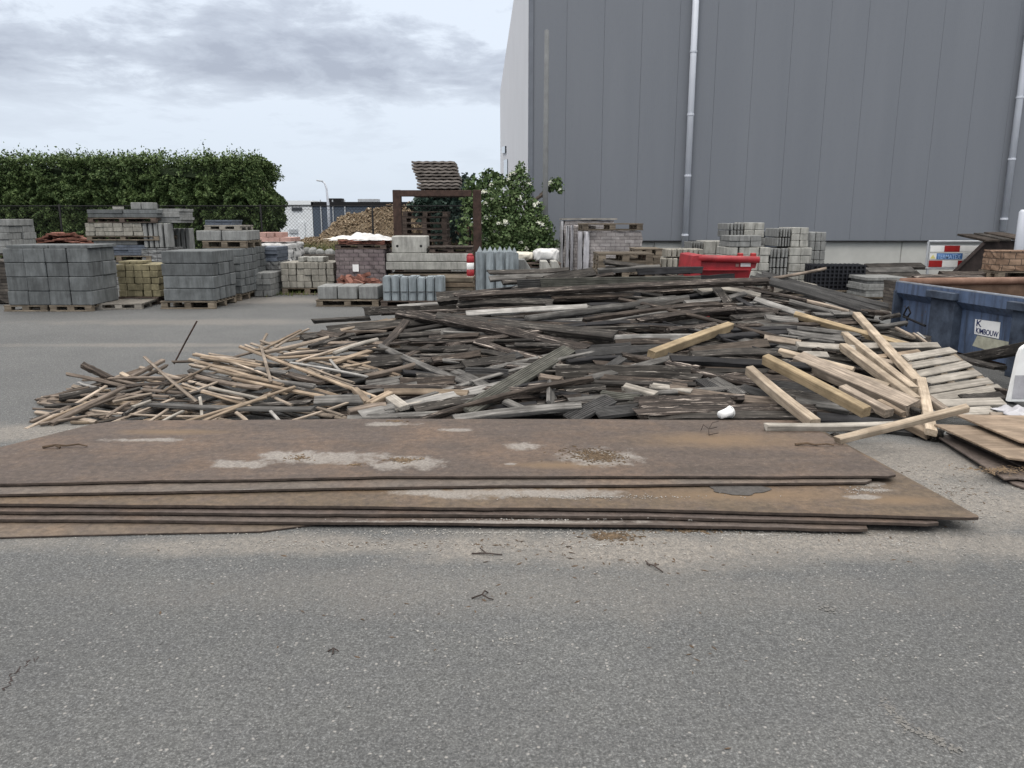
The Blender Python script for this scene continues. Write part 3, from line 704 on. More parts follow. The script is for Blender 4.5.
 (4, 620, 285, 900, 280, .08, .04, 50, .09, 'brown', A, None),
 (5, 10, 345, 425, 195, .085, .085, 0, .30, 'yellow', T, 'yellow squared timber sloping up in the middle of the heap'),
 (4, 410, 345, 870, 312, .15, .03, 0, .12, 'deckd', D_, 'dark ribbed decking board right of the crossing decking board'),
 (4, 420, 318, 700, 305, .14, .03, 10, .08, 'deckd', D_, None), (4, 360, 388, 640, 362, .06, .04, 0, .10, 'char', A, None),
 (4, 305, 450, 1010, 452, .15, .035, 55, .13, 'dark', A, 'wide dark board on edge with a pale ragged end'),
 (4, 305, 425, 480, 440, .11, .03, 55, .16, 'slat', A, 'pale ragged board end lying on the wide dark board'),
 (4, 215, 465, 330, 482, .06, .05, 0, .15, 'stick', B, None), (4, 475, 462, 1010, 500, .07, .03, 10, .20, 'brown', A, 'brown thin board lying low in front of the wide dark board'),
 (4, 500, 492, 1040, 506, .05, .03, 10, .20, 'dark', A, None), (4, 540, 570, 735, 592, .11, .04, 40, .13, 'deck', A, 'greenish grey board end low in the heap'),
 (4, 665, 520, 828, 565, .08, .06, 0, .20, 'slat', T, 'pale beam end pointing out of the heap low in the middle'),
 (4, 725, 590, 1300, 582, .08, .045, 10, .18, 'rotten', A, 'rough flaking board low at the front, above the longest one'),
 (4, 745, 635, 1200, 622, .08, .045, 10, .21, 'rotten', A, None), (4, 375, 690, 590, 585, .15, .028, 0, .18, 'deckd', D_, 'dark ribbed decking board ending at the plate edge'),
 (4, 435, 580, 600, 600, .11, .03, 0, .12, 'deckd', D_, None), (4, 515, 660, 760, 632, .14, .028, 0, .16, 'deckd', D_, 'flat dark decking board beside the plate edge in the middle'),
 (4, 275, 625, 280, 515, .13, .03, 60, .10, 'grey', A, 'grey board standing on end in the dark gap'),
 (4, 572, 418, 655, 366, .09, .03, 0, .16, 'deckd', D_, None), (4, 655, 350, 810, 380, .06, .05, 0, .16, 'brown', B, None),
 (4, 350, 540, 560, 520, .08, .03, 30, .06, 'dark', A, None), (4, 350, 580, 480, 570, .07, .04, 20, .06, 'brown', A, None),
 (4, 820, 515, 1020, 545, .07, .04, 0, .20, 'slat', B, None), (4, 900, 350, 1100, 380, .07, .03, 0, .12, 'dark', A, None),
 (4, 880, 390, 1060, 420, .06, .04, 0, .14, 'rotten', B, None), (4, 80, 295, 330, 300, .06, .04, 20, .08, 'dark', A, None),
 # right of the middle
 (5, -40, 72, 145, 44, .07, .04, 20, .10, 'dark', A, None), (5, -40, 125, 260, 88, .06, .04, 10, .11, 'brown', A, None),
 (5, -40, 165, 440, 108, .09, .06, 20, .13, 'rotten', A, 'brown knotty board with a broken end below the leaning dark board'),
 (5, 100, 218, 420, 180, .07, .05, 20, .09, 'rotten', A, None), (5, 420, 215, 772, 204, .06, .03, 10, .13, 'char', A, None),
 (5, 368, 252, 745, 226, .07, .04, 20, .14, 'char', A, 'black thin board ending left of the grey boards near the yellow timber'),
 (5, 230, 335, 625, 284, .10, .04, 30, .16, 'stick', A, 'tan grey board with a curved edge behind the yellow timber'),
 (5, 225, 352, 700, 340, .10, .035, 10, .15, 'dark', A, None), (5, 370, 335, 690, 328, .08, .03, 0, .16, 'grey', A, None),
 (5, 115, 372, 862, 412, .085, .045, 20, .30, 'char', A, 'long black charred board ending on the clean light timbers'),
 (5, 95, 398, 622, 506, .085, .075, 0, .27, 'rotten', O, 'dark mossy round beam sloping down below the charred board'),
 (5, 530, 428, 880, 712, .075, .075, 0, .34, 'new', T, 'clean light timber falling steeply from the charred board to the front', (6.30, 5.36)),
 (0, 765, 359, 866, 412, .080, .080, 0, .26, 'yellow', T, 'yellowish timber passing under the black charred board', (6.45, 5.45)),
 (5, 690, 330, 1080, 432, .075, .060, 0, .26, 'new', T, 'light timber sloping just above the end of the charred board'),
 (0, 800, 360, 912, 408, .15, .105, 10, .30, 'pale', T, 'thick weathered light beam with two dark bands'),
 (5, 612, 262, 800, 290, .085, .06, 15, .20, 'pale', T, 'short light weathered board above the cluster of clean timbers'),
 (5, 785, 298, 1120, 320, .085, .06, 15, .20, 'slat', T, 'grey light board behind the cluster of clean timbers'),
 (5, 620, 148, 785, 168, .10, .05, 20, .18, 'grey', A, 'short grey board lying under the ribbed pale lath'),
 (0, 755, 299, 803, 315, .085, .03, 20, .22, 'white', A, 'pale ribbed lath at the upper end of the tan timber'),
 (0, 795, 315, 906, 346, .075, .065, 10, .24, 'yellow', T, 'long tan timber running down toward the blue container'),
 (5, 738, 228, 1060, 268, .10, .05, 20, .18, 'grey', A, 'wide grey board below the long tan timber'),
 (5, 475, 50, 570, 100, .07, .03, 0, .16, 'char', A, None), (9, 385, 500, 470, 600, .11, .03, 40, .22, 'dark', A, 'dark board with a pale edge leaning down in front of the red skip'),
 (5, 335, 478, 485, 560, .12, .03, 0, .16, 'grey', D_, None), (5, 485, 520, 640, 575, .12, .028, 0, .17, 'deckd', D_, 'flat ribbed decking board under the mossy round beam'),
 (5, 275, 480, 380, 545, .14, .028, 0, .12, 'deckd', D_, None), (5, 115, 530, 705, 602, .09, .05, 15, .20, 'stick', A, 'grey brown long board above the front edge of the heap'),
 (5, -60, 612, 455, 600, .09, .045, 10, .20, 'rotten', A, None),
 (5, -60, 662, 870, 640, .09, .05, 5, .22, 'rotten', T, 'long rotten beam lying level behind the white cup'),
 (5, 0, 690, 860, 682, .09, .06, 20, .16, 'dark', T, 'dark beam lying lowest, right behind the white cup'),
 (5, 780, 598, 1060, 640, .09, .05, 15, .20, 'grey', A, 'grey board beside the foot of the steep light timber'),
 (5, 610, 470, 830, 500, .10, .04, 10, .14, 'brown', A, None), (5, 690, 548, 960, 590, .12, .03, 10, .12, 'dark', A, None),
 (5, 600, 500, 980, 540, .12, .03, 10, .08, 'deckd', D_, None), (5, 20, 440, 260, 470, .10, .03, 20, .10, 'dark', A, None),
 (5, 0, 495, 200, 515, .06, .04, 10, .16, 'brown', A, None), (5, 0, 520, 140, 530, .05, .04, 10, .20, 'slat', B, None),
 (5, 840, 60, 1060, 115, .05, .03, 0, .16, 'pale', B, 'thin pale lath under the long corrugated decking boards'),
 (5, 745, 62, 1010, 125, .07, .04, 20, .14, 'grey', A, None), (5, 870, 130, 1060, 128, .06, .04, 10, .14, 'grey', A, None),
 (5, 400, 100, 680, 118, .09, .04, 30, .10, 'rotten', A, None), (5, 440, 150, 660, 130, .08, .04, 30, .08, 'dark', A, None),
 (5, 440, 185, 640, 170, .08, .04, 20, .10, 'dark', A, None), (5, 820, 350, 940, 352, .08, .05, 20, .18, 'slat', B, None),
 # the clean timbers
 (0, 857, 315, 917, 381, .090, .055, 0, .36, 'new', T, 'clean light timber standing highest, crossing over all other clean timbers'),
 (6, 68, 350, 432, 640, .075, .075, 0, .32, 'new', T, 'middle of three parallel clean timbers sloping toward the pallet'),
 (6, 60, 412, 440, 695, .080, .075, 0, .33, 'new', T, 'lowest of three parallel clean timbers sloping toward the pallet'),
 (6, -20, 525, 300, 628, .07, .06, 0, .24, 'new', T, 'clean timber lying flat beneath the parallel timbers'),
 (6, 60, 635, 300, 762, .085, .07, 0, .24, 'pale', T, 'greyish timber end between the banded beam and the front timber'),
 (6, 250, 700, 380, 770, .05, .04, 0, .2, 'tan', B, None),
 (6, 130, 412, 560, 408, .085, .06, 20, .18, 'slat', T, 'grey board passing level behind the clean timbers to the pallet'),
 (6, 240, 470, 460, 440, .07, .05, 10, .18, 'tan', B, None), (6, 180, 470, 420, 520, .06, .05, 10, .16, 'pale', B, None),
 (6, 225, 305, 395, 282, .06, .04, 0, .16, 'grey', B, None), (6, 340, 310, 435, 360, .045, .04, 0, .16, 'pale', B, 'short pale batten near the corner of the blue container'),
 (6, 435, 340, 505, 390, .035, .03, 0, .14, 'pale', B, None), (6, 455, 335, 495, 365, .03, .02, 0, .16, 'white', B, None),
 (6, 260, 260, 360, 240, .05, .04, 0, .12, 'dark', B, None), (6, 150, 220, 300, 235, .06, .05, 0, .12, 'brown', B, None),
 (6, 0, 235, 150, 240, .07, .04, 10, .14, 'grey', A, None), (6, 190, 345, 420, 400, .05, .04, 0, .12, 'pale', B, None),
 (0, 921, 380, 931, 432, .080, .05, 0, .34, 'new', T, 'clean timber standing nearly upright between the pallet and the front timbers'),
 (0, 766, 427, 894, 425.5, .050, .05, 0, .08, 'slat', T, 'pale grey timber lying level on the steel plate edge', (5.31, 5.31)),
 (0, 838, 440, 967, 408, .052, .05, 0, .10, 'new', T, 'front clean timber rising over the end of the level grey one', (4.98, 5.22)),
 (7, 405, 290, 520, 345, .085, .06, 0, .12, 'tan', T, 'tan timber end under the rising front timber'),
 (7, 495, 145, 605, 222, .07, .06, 0, .24, 'pale', T, 'light timber end beside the lowest pallet slat'),
 (7, 515, 350, 585, 365, .10, .10, 0, .06, 'dark', T, 'dark stub of a post between the timbers and the loose sheets'),
 (7, 0, 355, 60, 372, .06, .06, 0, .10, 'dark', B, None), (7, 390, 200, 470, 230, .05, .05, 0, .2, 'dark', B, None),
 # --- the crest
 (8, 255, 172, 690, 158, .10, .03, 15, .10, 'dark', A, 'dark board on the crest in front of the pointed posts', (10.0, 10.1)),
 (8, 265, 208, 800, 180, .12, .03, 10, .08, 'grey', A, None, (9.9, 10.1)), (8, 330, 225, 700, 200, .09, .04, 20, .08, 'dark', A, None, (9.8, 10.0)),
 (0, 546, 281, 594, 272, .16, .03, 50, .14, 'dark', A, 'board tilted on edge with a pale rim on the crest', (9.6, 9.9)),
 (8, 415, 243, 560, 240, .15, .028, 68, .10, 'deckd', D_, 'short grey decking board on edge at the crest', (9.5, 9.5)),
 (0, 541, 284.5, 700, 282, .15, .028, 68, .12, 'deck', D_, 'long grey ribbed decking board standing on edge along the crest', (9.4, 9.5)),
 (0, 458, 297, 770, 281, .10, .06, 20, .14, 'rotten', T, 'long dark beam with white flaking spots along the crest', (9.0, 9.3)),
 (0, 438, 299, 470, 297, .16, .08, 50, .10, 'dark', T, 'thick dark beam end under the striped bollard', (9.2, 9.2)),
 (8, 105, 345, 600, 338, .10, .05, 30, .12, 'dark', A, 'dark grey board below the flaking crest beam'),
 (8, 600, 312, 1030, 298, .08, .05, 20, .12, 'brown', A, None), (8, 320, 272, 422, 250, .04, .03, 0, .14, 'grey', B, None, (9.6, 9.6)),
 (0, 638, 272, 703, 270, .09, .03, 60, .10, 'char', A, 'black board on edge beside the red skip', (10.0, 10.0)),
 (0, 664, 283.5, 733, 279, .14, .03, 62, .14, 'char', A, 'wide black board tilted on edge in front of the red skip', (9.6, 9.7)),
 (0, 731, 283, 826, 268.5, .042, .042, 0, .12, 'stick', O, 'long grey brown pole pointing up beyond the red skip', (9.7, 10.4)),
 (0, 750, 278, 868, 312, .15, .03, 0, .22, 'deckd', D_, 'front one of three long corrugated boards sloping to the container', (9.8, 9.2)),
 (0, 756, 276, 880, 310, .15, .03, 0, .25, 'deckd', D_, 'middle one of three long corrugated boards sloping to the container', (10.0, 9.5)),
 (0, 762, 273, 888, 306, .15, .03, 0, .27, 'deckd', D_, 'back one of three long corrugated boards sloping to the container', (10.2, 9.8)),
 (0, 640, 285, 712, 290, .12, .04, 10, .14, 'grey', A, 'grey board with flaking paint below the wide black board'),
 (0, 640, 292, 715, 288, .10, .04, 20, .10, 'rotten', A, None), (0, 700, 292, 745, 284, .10, .04, 10, .14, 'slat', A, None),
 (0, 716, 288, 760, 296, .09, .04, 10, .14, 'slat', A, 'pale board scrap lying below the red skip'), (0, 722, 300, 752, 292, .07, .04, 10, .14, 'grey', A, None),
 (9, -10, 600, 195, 575, .07, .04, 20, .10, 'grey', A, None), (9, -10, 640, 255, 588, .08, .05, 20, .12, 'dark', A, None),
 (9, 240, 605, 425, 588, .07, .05, 20, .14, 'grey', A, None), (9, -10, 665, 315, 628, .07, .04, 15, .14, 'brown', A, None),
 (9, -10, 700, 500, 640, .07, .05, 15, .16, 'rotten', A, None), (0, 604, 262, 655, 268, .09, .04, 10, .10, 'dark', A, None, (10.3, 10.4)),
 (0, 598, 271, 660, 267.5, .08, .06, 0, .08, 'grey', T, 'pale greyish beam lying on the crest before the stacked pallets', (10.3, 10.3)),
 (0, 560, 292, 720, 286, .10, .05, 20, .08, 'dark', A, None), (0, 480, 303, 640, 296, .10, .05, 20, .08, 'char', A, None),
 (0, 954, 361, 1030, 347, .10, .10, 0, .0, 'dark', T, 'dark beam leaning from the pallet toward the blue container', (8.2, 6.9)),
 (0, 940, 352, 1000, 368, .12, .04, 0, .0, 'dark', A, None, (8.0, 7.2)),
]
n_traced = 0
for row in ROWS:
    c, x1, y1, x2, y2, wd, th, roll, lift, mat, name, label = row[:12]
    dd = row[12] if len(row) > 12 else (None, None)
    ox, oy, k = OFF[c]
    a = P(ox + x1 / k, oy + y1 / k, dd[0]); b = P(ox + x2 / k, oy + y2 / k, dd[1])
    if dd[0] is None:
        toward = (CAM - (a + b) / 2).normalized() * lift * .55          # what lies on top lies nearer
        a = a + toward; b = b + toward
    g = None
    if label is None: label, g = GROUPS[mat]
    if 12 <= roll <= 50 and name in (A, T) and mat in ('dark', 'brown', 'rotten', 'grey', 'char'): roll *= .45
    kind = 'round' if name == O else ('deck' if name == D_ else mat)
    if name == B and mat in ('stick', 'pale', 'tan', 'slat', 'white') and wd < .05: wd *= .82; th *= .85
    plank(a, b, wd, th, mat, name, label, g, roll, kind, .3 if name == T and mat in ('new', 'yellow', 'pale', 'slat') else 1.0)
# boards and battens that show only in the gaps between the upper ones
fr = random.Random(23)
for i in range(190):
    x = fr.uniform(375, 905); yf, df, yc, dc = env(x)
    y = yf - 4 - (yf - yc - 8) * fr.random() ** .85
    D = S(x, y); mat = fr.choices(['dark', 'char', 'brown', 'rotten', 'grey', 'deckd'], [6, 3, 3, 3, 1.4, 2.2])[0]
    L = fr.uniform(1.4, 3.6); px = L * F / D / 2; sl = math.tan(R(fr.gauss(-2 if x < 700 else 5, 5.5)))
    if x < 440: px = min(px, (x - 340))
    if x > 800: px = min(px, 70)
    x1, x2 = x - px, min(x + px, 930)
    y1, y2 = y - px * sl, y + px * sl
    dep = fr.uniform(.10, .38)
    a = P(x1, max(min(y1, env(x1)[0]), env(x1)[2] + 3)); b = P(x2, max(min(y2, env(x2)[0]), env(x2)[2] + 3))
    back = ((a + b) / 2 - CAM).normalized() * dep * .7
    a = a + back; b = b + back
    a.z = max(a.z - dep * .25, .03); b.z = max(b.z - dep * .25, .03)
    wd = fr.choice([.06, .08, .10, .12]); th = fr.choice([.022, .03, .045, .055]); lab, g = GROUPS[mat]
    nm = D_ if mat == 'deckd' else A
    plank(a, b, wd, th, mat, nm, lab, g, fr.uniform(-12, 22), 'deck' if nm == D_ else mat)
for i in range(85):                     # long thin laths and splinters on the face of the dark heap
    x = fr.uniform(390, 840); yf, df, yc, dc = env(x); y = yf - 3 - (yf - yc - 8) * fr.random() ** .9
    mat = fr.choices(['dark', 'rotten', 'grey', 'brown', 'char'], [4, 4, 3, 2.5, 2])[0]; L = fr.uniform(.7, 2.4); px = L * F / S(x, y) / 2
    sl = math.tan(R(fr.gauss(-2 if x < 700 else 5, 7)))
    if x > 760: px = min(px, 60)
    if x < 450: px = min(px, x - 350)
    a = P(x - px, max(min(y - px * sl, env(x - px)[0]), env(x - px)[2] + 3)); b = P(x + px, max(min(y + px * sl, env(x + px)[0]), env(x + px)[2] + 3))
    tw_ = (CAM - (a + b) / 2).normalized() * fr.uniform(-.04, .11); a = a + tw_; b = b + tw_; a.z = max(a.z, .03); b.z = max(b.z, .03)
    plank(a, b, fr.uniform(.025, .06), fr.uniform(.016, .035), mat, B, f'thin {dict(dark="dark", rotten="flaking dark", grey="grey", brown="brown", char="black")[mat]} lath lying across the boards of the big timber heap', mat + ' laths across the big heap', fr.uniform(-15, 30), mat)
for i in range(70):
    x = fr.uniform(60, 375); yf, df, yc, dc = env(x)
    y = yf - 2 - (yf - yc - 2) * fr.random()
    mat = fr.choices(['stick', 'pale', 'tan', 'dark'], [6, 1.5, 2.0, 4])[0] if x < 190 else fr.choices(['stick', 'pale', 'tan', 'dark'], [3, 3, 4, 3])[0]
    L = fr.uniform(.7, 2.0); px = L * F / S(x, y) / 2; sl = math.tan(R(fr.gauss(4, 17)))
    px = min(px, (x - 28) * .8, 400 - x if x < 380 else 20)
    a = P(x - px, max(min(y - px * sl, env(x - px)[0]), env(x - px)[2] + 2)); b = P(x + px, max(min(y + px * sl, env(x + px)[0]), env(x + px)[2] + 2))
    dep = fr.uniform(0, .14); back = ((a + b) / 2 - CAM).normalized() * dep * .5
    a = a + back; b = b + back; a.z = max(a.z - dep * .3, .02); b.z = max(b.z - dep * .3, .02)
    lab, g = GROUPS[mat]
    if mat == 'dark': lab, g = 'dark batten deep inside the loose heap of battens', 'dark battens deep in the batten heap'
    plank(a, b, fr.uniform(.02, .042), fr.uniform(.014, .024), mat, B, lab, g, fr.uniform(-20, 40), mat)
# thin iron rod sticking out of the batten heap
bm = bmesh.new(); tube(bm, [W(174, 364, 7.7), W(186, 341, 7.75), W(197, 321, 7.8)], .009, 6)
tag(mesh_obj('iron_rod', bm_me('iron_rod', bm), M['rust_beam']), 'thin rusty iron rod sticking up steeply from the batten heap', 'rod')

# ------------------------------------------------------------------ the pallet of pale slats lying on the heap
pr = thing('wooden_pallet', 'pale slatted pallet lying tilted beside the clean timbers', 'pallet', W(940, 375, 7.2))
inv = Matrix.Translation(-W(940, 375, 7.2))
slats = [((905, 358), (953, 350)), ((908, 366.5), (957, 358.5)), ((910, 376), (968, 364)), ((915, 384), (978, 373)), ((918, 392.5), (990, 381)), ((924, 400), (1001, 387.5))]
for i, (s1, s2) in enumerate(slats):
    D1, D2 = 7.5 - i * .135, 7.65 - i * .145
    a, b = W(*s1, D1), W(*s2, D2)
    d = b - a; xa = d.normalized(); za = Vector((0, -.30, 1)); za = (za - xa * za.dot(xa)).normalized(); ya = za.cross(xa)
    o = mesh_obj('slat', plank_me(d.length, .114, .02, 'pale', prng, .3), M['slat'], pr)
    o.matrix_local = inv @ Matrix.Translation((a + b) / 2) @ Matrix((xa, ya, za)).transposed().to_4x4()
for q in ((0.06, .96), (.5, .5), (.94, .06)):
    a = W(*slats[0][0], 7.5).lerp(W(*slats[0][1], 7.65), 1 - q[1]); b = W(*slats[5][0], 6.82).lerp(W(*slats[5][1], 6.92), 1 - q[1] if q[1] != .96 else .04)
    a.z -= .055; b.z -= .055; d = b - a; a -= d * .02; b += d * .03; d = b - a
    xa = d.normalized(); za = (Vector((0, 0, 1)) - xa * xa.z).normalized(); ya = za.cross(xa)
    o = mesh_obj('bearer', plank_me(d.length, .075, .085, 'pale', prng, .2), M['pallet'], pr)
    o.matrix_local = inv @ Matrix.Translation((a + b) / 2) @ Matrix((xa, ya, za)).transposed().to_4x4()
plank(W(996, 392, 6.95), W(1018, 396, 6.6), .10, .09, 'brown', T, 'short brown wooden block lying at the corner of the slatted pallet', None)
for i, (x1, y1, x2, y2, lab) in enumerate([(940, 404, 1003, 402, 'pale grey board just below the slatted pallet'), (950, 413, 994, 411, 'pale board piece under the slatted pallet, above the loose sheets'),
                               (992, 417, 1022, 419, 'thin pale lath end lying beside the crumpled film'), (965, 398, 1003, 396, 'dark grey board in the shade of the slatted pallet')]):
    a, b = G(x1, y1, .12 - i * .012), G(x2, y2, .12 - i * .012)
    plank(a, b, .12, .03, ['slat', 'slat', 'pale', 'dark'][i], A, lab, None)

# loose sheets and thin plates on the ground at the edge
def sheet(name, pts, z, th, mat, label, cat, tilt=0):
    top = [G(x, y, z + (tilt if i in (0, 1) else 0)) for i, (x, y) in enumerate(pts)]
    bm = bmesh.new(); prism(bm, top, (0, 0, -th), (0, 0, 0))
    o = mesh_obj(name, bm_me(name, bm), mat); bv = o.modifiers.new('bevel', 'BEVEL'); bv.width = .002; bv.limit_method = 'ANGLE'
    return tag(o, label, cat)
shm = wood('plywood', (.16, .12, .085), (.27, .21, .155), None, 0)
shp = plate_mat('thin_plates', (.085, .068, .058))
for i, (pts, z) in enumerate([([(940, 436), (1090, 440), (1140, 500), (1023, 487), (1012, 483)], .018), ([(934, 434), (1090, 440), (1140, 500), (1018, 478), (1004, 478.5)], .042),
                              ([(946, 432), (1090, 436), (1150, 486), (1040, 474)], .062)]):
    sheet('steel_plate', pts, z, .012, shp, ['lowest rusty plate on the gravel under the loose plywood sheets', 'middle rusty plate under the loose plywood sheets', 'uppermost rusty plate directly under the loose plywood sheets'][i], 'steel plate')
sheet('plywood_sheet', [(934, 424), (1050, 428), (1080, 466), (1008, 457.5)], .125, .014, shm, 'brown plywood sheet with a rounded front lip, the lower one', 'plywood')
sheet('plywood_sheet', [(955, 414), (1050, 416), (1100, 450), (1020, 441)], .17, .014, shm, 'brown plywood sheet lying on top of the other one', 'plywood')
scatter('bark_litter', [(1000, 470, .25, .1, 260)], .062, M['crumb'], 'brown bark litter on the plates under the plywood', 'litter', .008, 9)

# white barrel-like plastic tub and crumpled film at the picture's edge
def tub():
    p = G(1029, 402, .10); o = thing('plastic_board', 'white rounded plastic board standing at the edge before the blue container', 'board', p)
    bm = bmesh.new(); pts = []
    for k in range(9): a = math.pi - k * math.pi / 8; pts.append((.085 * math.cos(a) * 1.6, 0, .42 + .085 * math.sin(a)))
    pts = [(-.175, 0, 0)] + [(-.135, 0, .40)] + pts[1:-1] + [(.15, 0, .40), (.19, 0, 0)]
    prism(bm, pts, (0, 0, 0), (0, .045, 0)); bmesh.ops.bevel(bm, geom=list(bm.edges), offset=.006, segments=2, affect='EDGES')
    mesh_obj('board_shell', bm_me('board_shell', bm), M['whitep'], o)
    bm = bmesh.new(); add_box(bm, (0, -.003, .13), (.30, .004, .20))
    mesh_obj('dirty_label', bm_me('dirty_label', bm), M['film'], o)
tub()
def film(name, cx, cy, z, rx, ry, h, mat, label, cat, seed):
    r = random.Random(seed); n = 26; p = G(cx, cy, z) if isinstance(cx, (int, float)) else cx; vs = []; fs = []
    ph = [r.uniform(0, 6.28) for _ in range(6)]
    for j in range(n + 1):
        for i in range(n + 1):
            u, v = i / n * 2 - 1, j / n * 2 - 1
            e = max(0, 1 - (u * u) ** 2) * max(0, 1 - (v * v) ** 2)
            zz_ = h * e * (.55 + .22 * math.sin(5 * u + 3 * v + ph[0]) + .2 * math.sin(9 * u - 5 * v + ph[1]) + .14 * math.sin(-7 * u + 13 * v + ph[2])) + r.gauss(0, .03) * h
            vs.append((p.x + rx * u * (1 + .12 * math.sin(4 * v + ph[3])), p.y + ry * v * (1 + .12 * math.sin(4 * u + ph[4])), p.z + max(0, zz_)))
    for j in range(n):
        for i in range(n): a = j * (n + 1) + i; fs.append((a, a + 1, a + n + 2, a + n + 1))
    o = mesh_obj(name, pyd(name, vs, fs, True), mat)
    so_ = o.modifiers.new('thick', 'SOLIDIFY'); so_.thickness = .004
    return tag(o, label, cat)
film('plastic_film', 1022, 412, .13, .16, .12, .05, M['film'], 'crumpled whitish plastic film beside the white board', 'plastic film', 3)
#PART3
# ------------------------------------------------------------------ the blue container
CA, CB = W(896, 282, 10.0), W(1019, 298.5, 7.88)
ux = Vector((CB.x - CA.x, CB.y - CA.y, 0)).normalized()        # along the side, toward the camera
ny_ = Vector((0, 0, 1)).cross(ux)                              # into the container
if ny_.x < 0: ny_ = -ny_
HC = CA.z
cmat = Matrix((ux, ny_, Vector((0, 0, 1)))).transposed().to_4x4(); cmat.translation = Vector((CA.x, CA.y, 0))
cinv = cmat.inverted()
def on_side(x, y, off=.0):              # local u, z where a pixel meets the lower side panel
    o_, d = cinv @ CAM, cinv.to_3x3() @ ray(x, y); t = (off - o_.y) / d.y
    q = o_ + d * t; return q.x, q.z
def blue_mat():
    t = NT('blue_paint'); v = t.coord('Object', scale=(1, 1, 1))
    n = t.noise(v, 3, 6, .7); n2 = t.noise(t.coord('Object', scale=(9, 9, .8)), 2, 5, .65); n3 = t.noise(v, 14, 4, .7)
    c = t.mix(t.ramp(n, [(.3, 0.0), (.7, 1.0)]), (.050, .078, .138), (.098, .138, .222))
    c = t.mix(t.ramp(n2, [(.46, 0.0), (.68, .8)]), c, (.026, .030, .040))
    c = t.mix(t.ramp(n3, [(.62, 0.0), (.70, .9)]), c, (.065, .045, .036))
    t.bump(n3, .2, .005); return t.col(c, .55, .35)
M['blue'] = blue_mat()
M['rib'] = simple('grimy_dark_blue_paint', (.024, .034, .056), .5, 6, .75, .2, rand=0, c2=(.060, .080, .115))
M['rustin'] = simple('rusty_inside', (.085, .052, .036), .4, 4, .9, .3, rand=0, c2=(.15, .10, .07))
M['rustrim'] = simple('rusty_rim', (.17, .095, .065), .3, 5, .85, .3, rand=0, c2=(.24, .15, .11))
ct = thing('waste_container', 'blue steel waste container with grimy paint, rusty inside and white sticker', 'container')
ct.matrix_world = cmat
def cpart(name, bm, mat, parent=None, smooth=False):
    o = mesh_obj(name, bm_me(name, bm, smooth), mat, parent or ct); return o
LC, WC = 4.2, 2.0
bm = bmesh.new()
prism(bm, [(0, 0, HC), (0, .0, HC - .13), (0, .09, HC - .22), (0, .09, .10), (0, .12, .10), (0, .12, HC - .23), (0, .04, HC - .13), (0, .04, HC)], (0, 0, 0), (LC, 0, 0))
side = cpart('side_wall', bm, M['blue'])
bm = bmesh.new(); add_box(bm, (LC / 2, WC, HC / 2 + .05), (LC, .04, HC - .1)); cpart('side_wall', bm, M['rustin'])
bm = bmesh.new(); add_box(bm, (.02, WC / 2, HC / 2 + .05), (.04, WC - .26, HC - .14)); cpart('end_wall', bm, M['rustin'])
bm = bmesh.new(); add_box(bm, (LC - .02, WC / 2, HC / 2 + .05), (.04, WC - .26, HC - .14)); cpart('end_wall', bm, M['rustin'])
bm = bmesh.new(); add_box(bm, (LC / 2, WC / 2 + .06, .09), (LC - .1, WC - .2, .05)); cpart('container_floor', bm, M['rustin'])
bm = bmesh.new(); tube(bm, [(.03, .05, HC + .005), (.03, WC, HC + .005)], .05, 10); cpart('end_rim', bm, M['rustrim'], None, True)
bm = bmesh.new(); tube(bm, [(.0, .02, HC + .002), (LC, .02, HC + .002)], .018, 8); cpart('side_rim', bm, simple('worn_rim', (.17, .19, .22), .3, 9, .7, .1, rand=0), None, True)
u0, _ = on_side(927, 330); u1, _ = on_side(953, 330)
def rib(u0, u1, cap):
    bm = bmesh.new(); add_box(bm, ((u0 + u1) / 2, .035, (HC - .10) / 2), (u1 - u0, .115, HC - .10), None, .006); r_ = cpart('rib', bm, M['rib'])
    if cap:
        bm = bmesh.new(); add_box(bm, ((u0 + u1) / 2, -.035, HC - .075), (u1 - u0 + .06, .09, .085), None, .006); cpart('rib_cap', bm, M['rib'], r_)
rib(u0 + .04, u1, True)
ua, _ = on_side(1012, 330); rib(ua, ua + .22, True)
rib(.0, .035, False); rib(3.4, 3.62, True)
# sticker with its writing, the small label, a worn cream patch
def quad_on_side(name, pts, mat, off=.088, th=.003, parent=None):
    bm = bmesh.new(); prism(bm, [(on_side(x, y)[0], off, on_side(x, y)[1]) for x, y in pts], (0, 0, 0), (0, -th, 0)); return cpart(name, bm, mat, parent)
st = quad_on_side('sticker', [(968.2, 319.2), (993, 322.5), (991.4, 339), (967.3, 334)], M['whitep'], .087)
quad_on_side('label', [(1003.5, 331), (1009.8, 331.5), (1008.5, 343), (1002, 341.5)], M['film'], .087)
quad_on_side('worn_patch', [(970, 335.5), (1008, 343.5), (1008, 347.8), (985, 352), (965, 345.8)], simple('worn_cream_paint', (.33, .33, .26), .3, 9, .8, .2, rand=0), .0885, .001)
def text_me(body, size, th=.002):
    cu = bpy.data.curves.new('lettering', 'FONT'); cu.body = body; cu.size = size; cu.extrude = th; cu.align_x = 'LEFT'; cu.offset = size * .006
    to = bpy.data.objects.new('lettering', cu); C.objects.link(to)
    dg = bpy.context.evaluated_depsgraph_get(); me = bpy.data.meshes.new_from_object(to.evaluated_get(dg))
    bpy.data.objects.remove(to); bpy.data.curves.remove(cu); return me
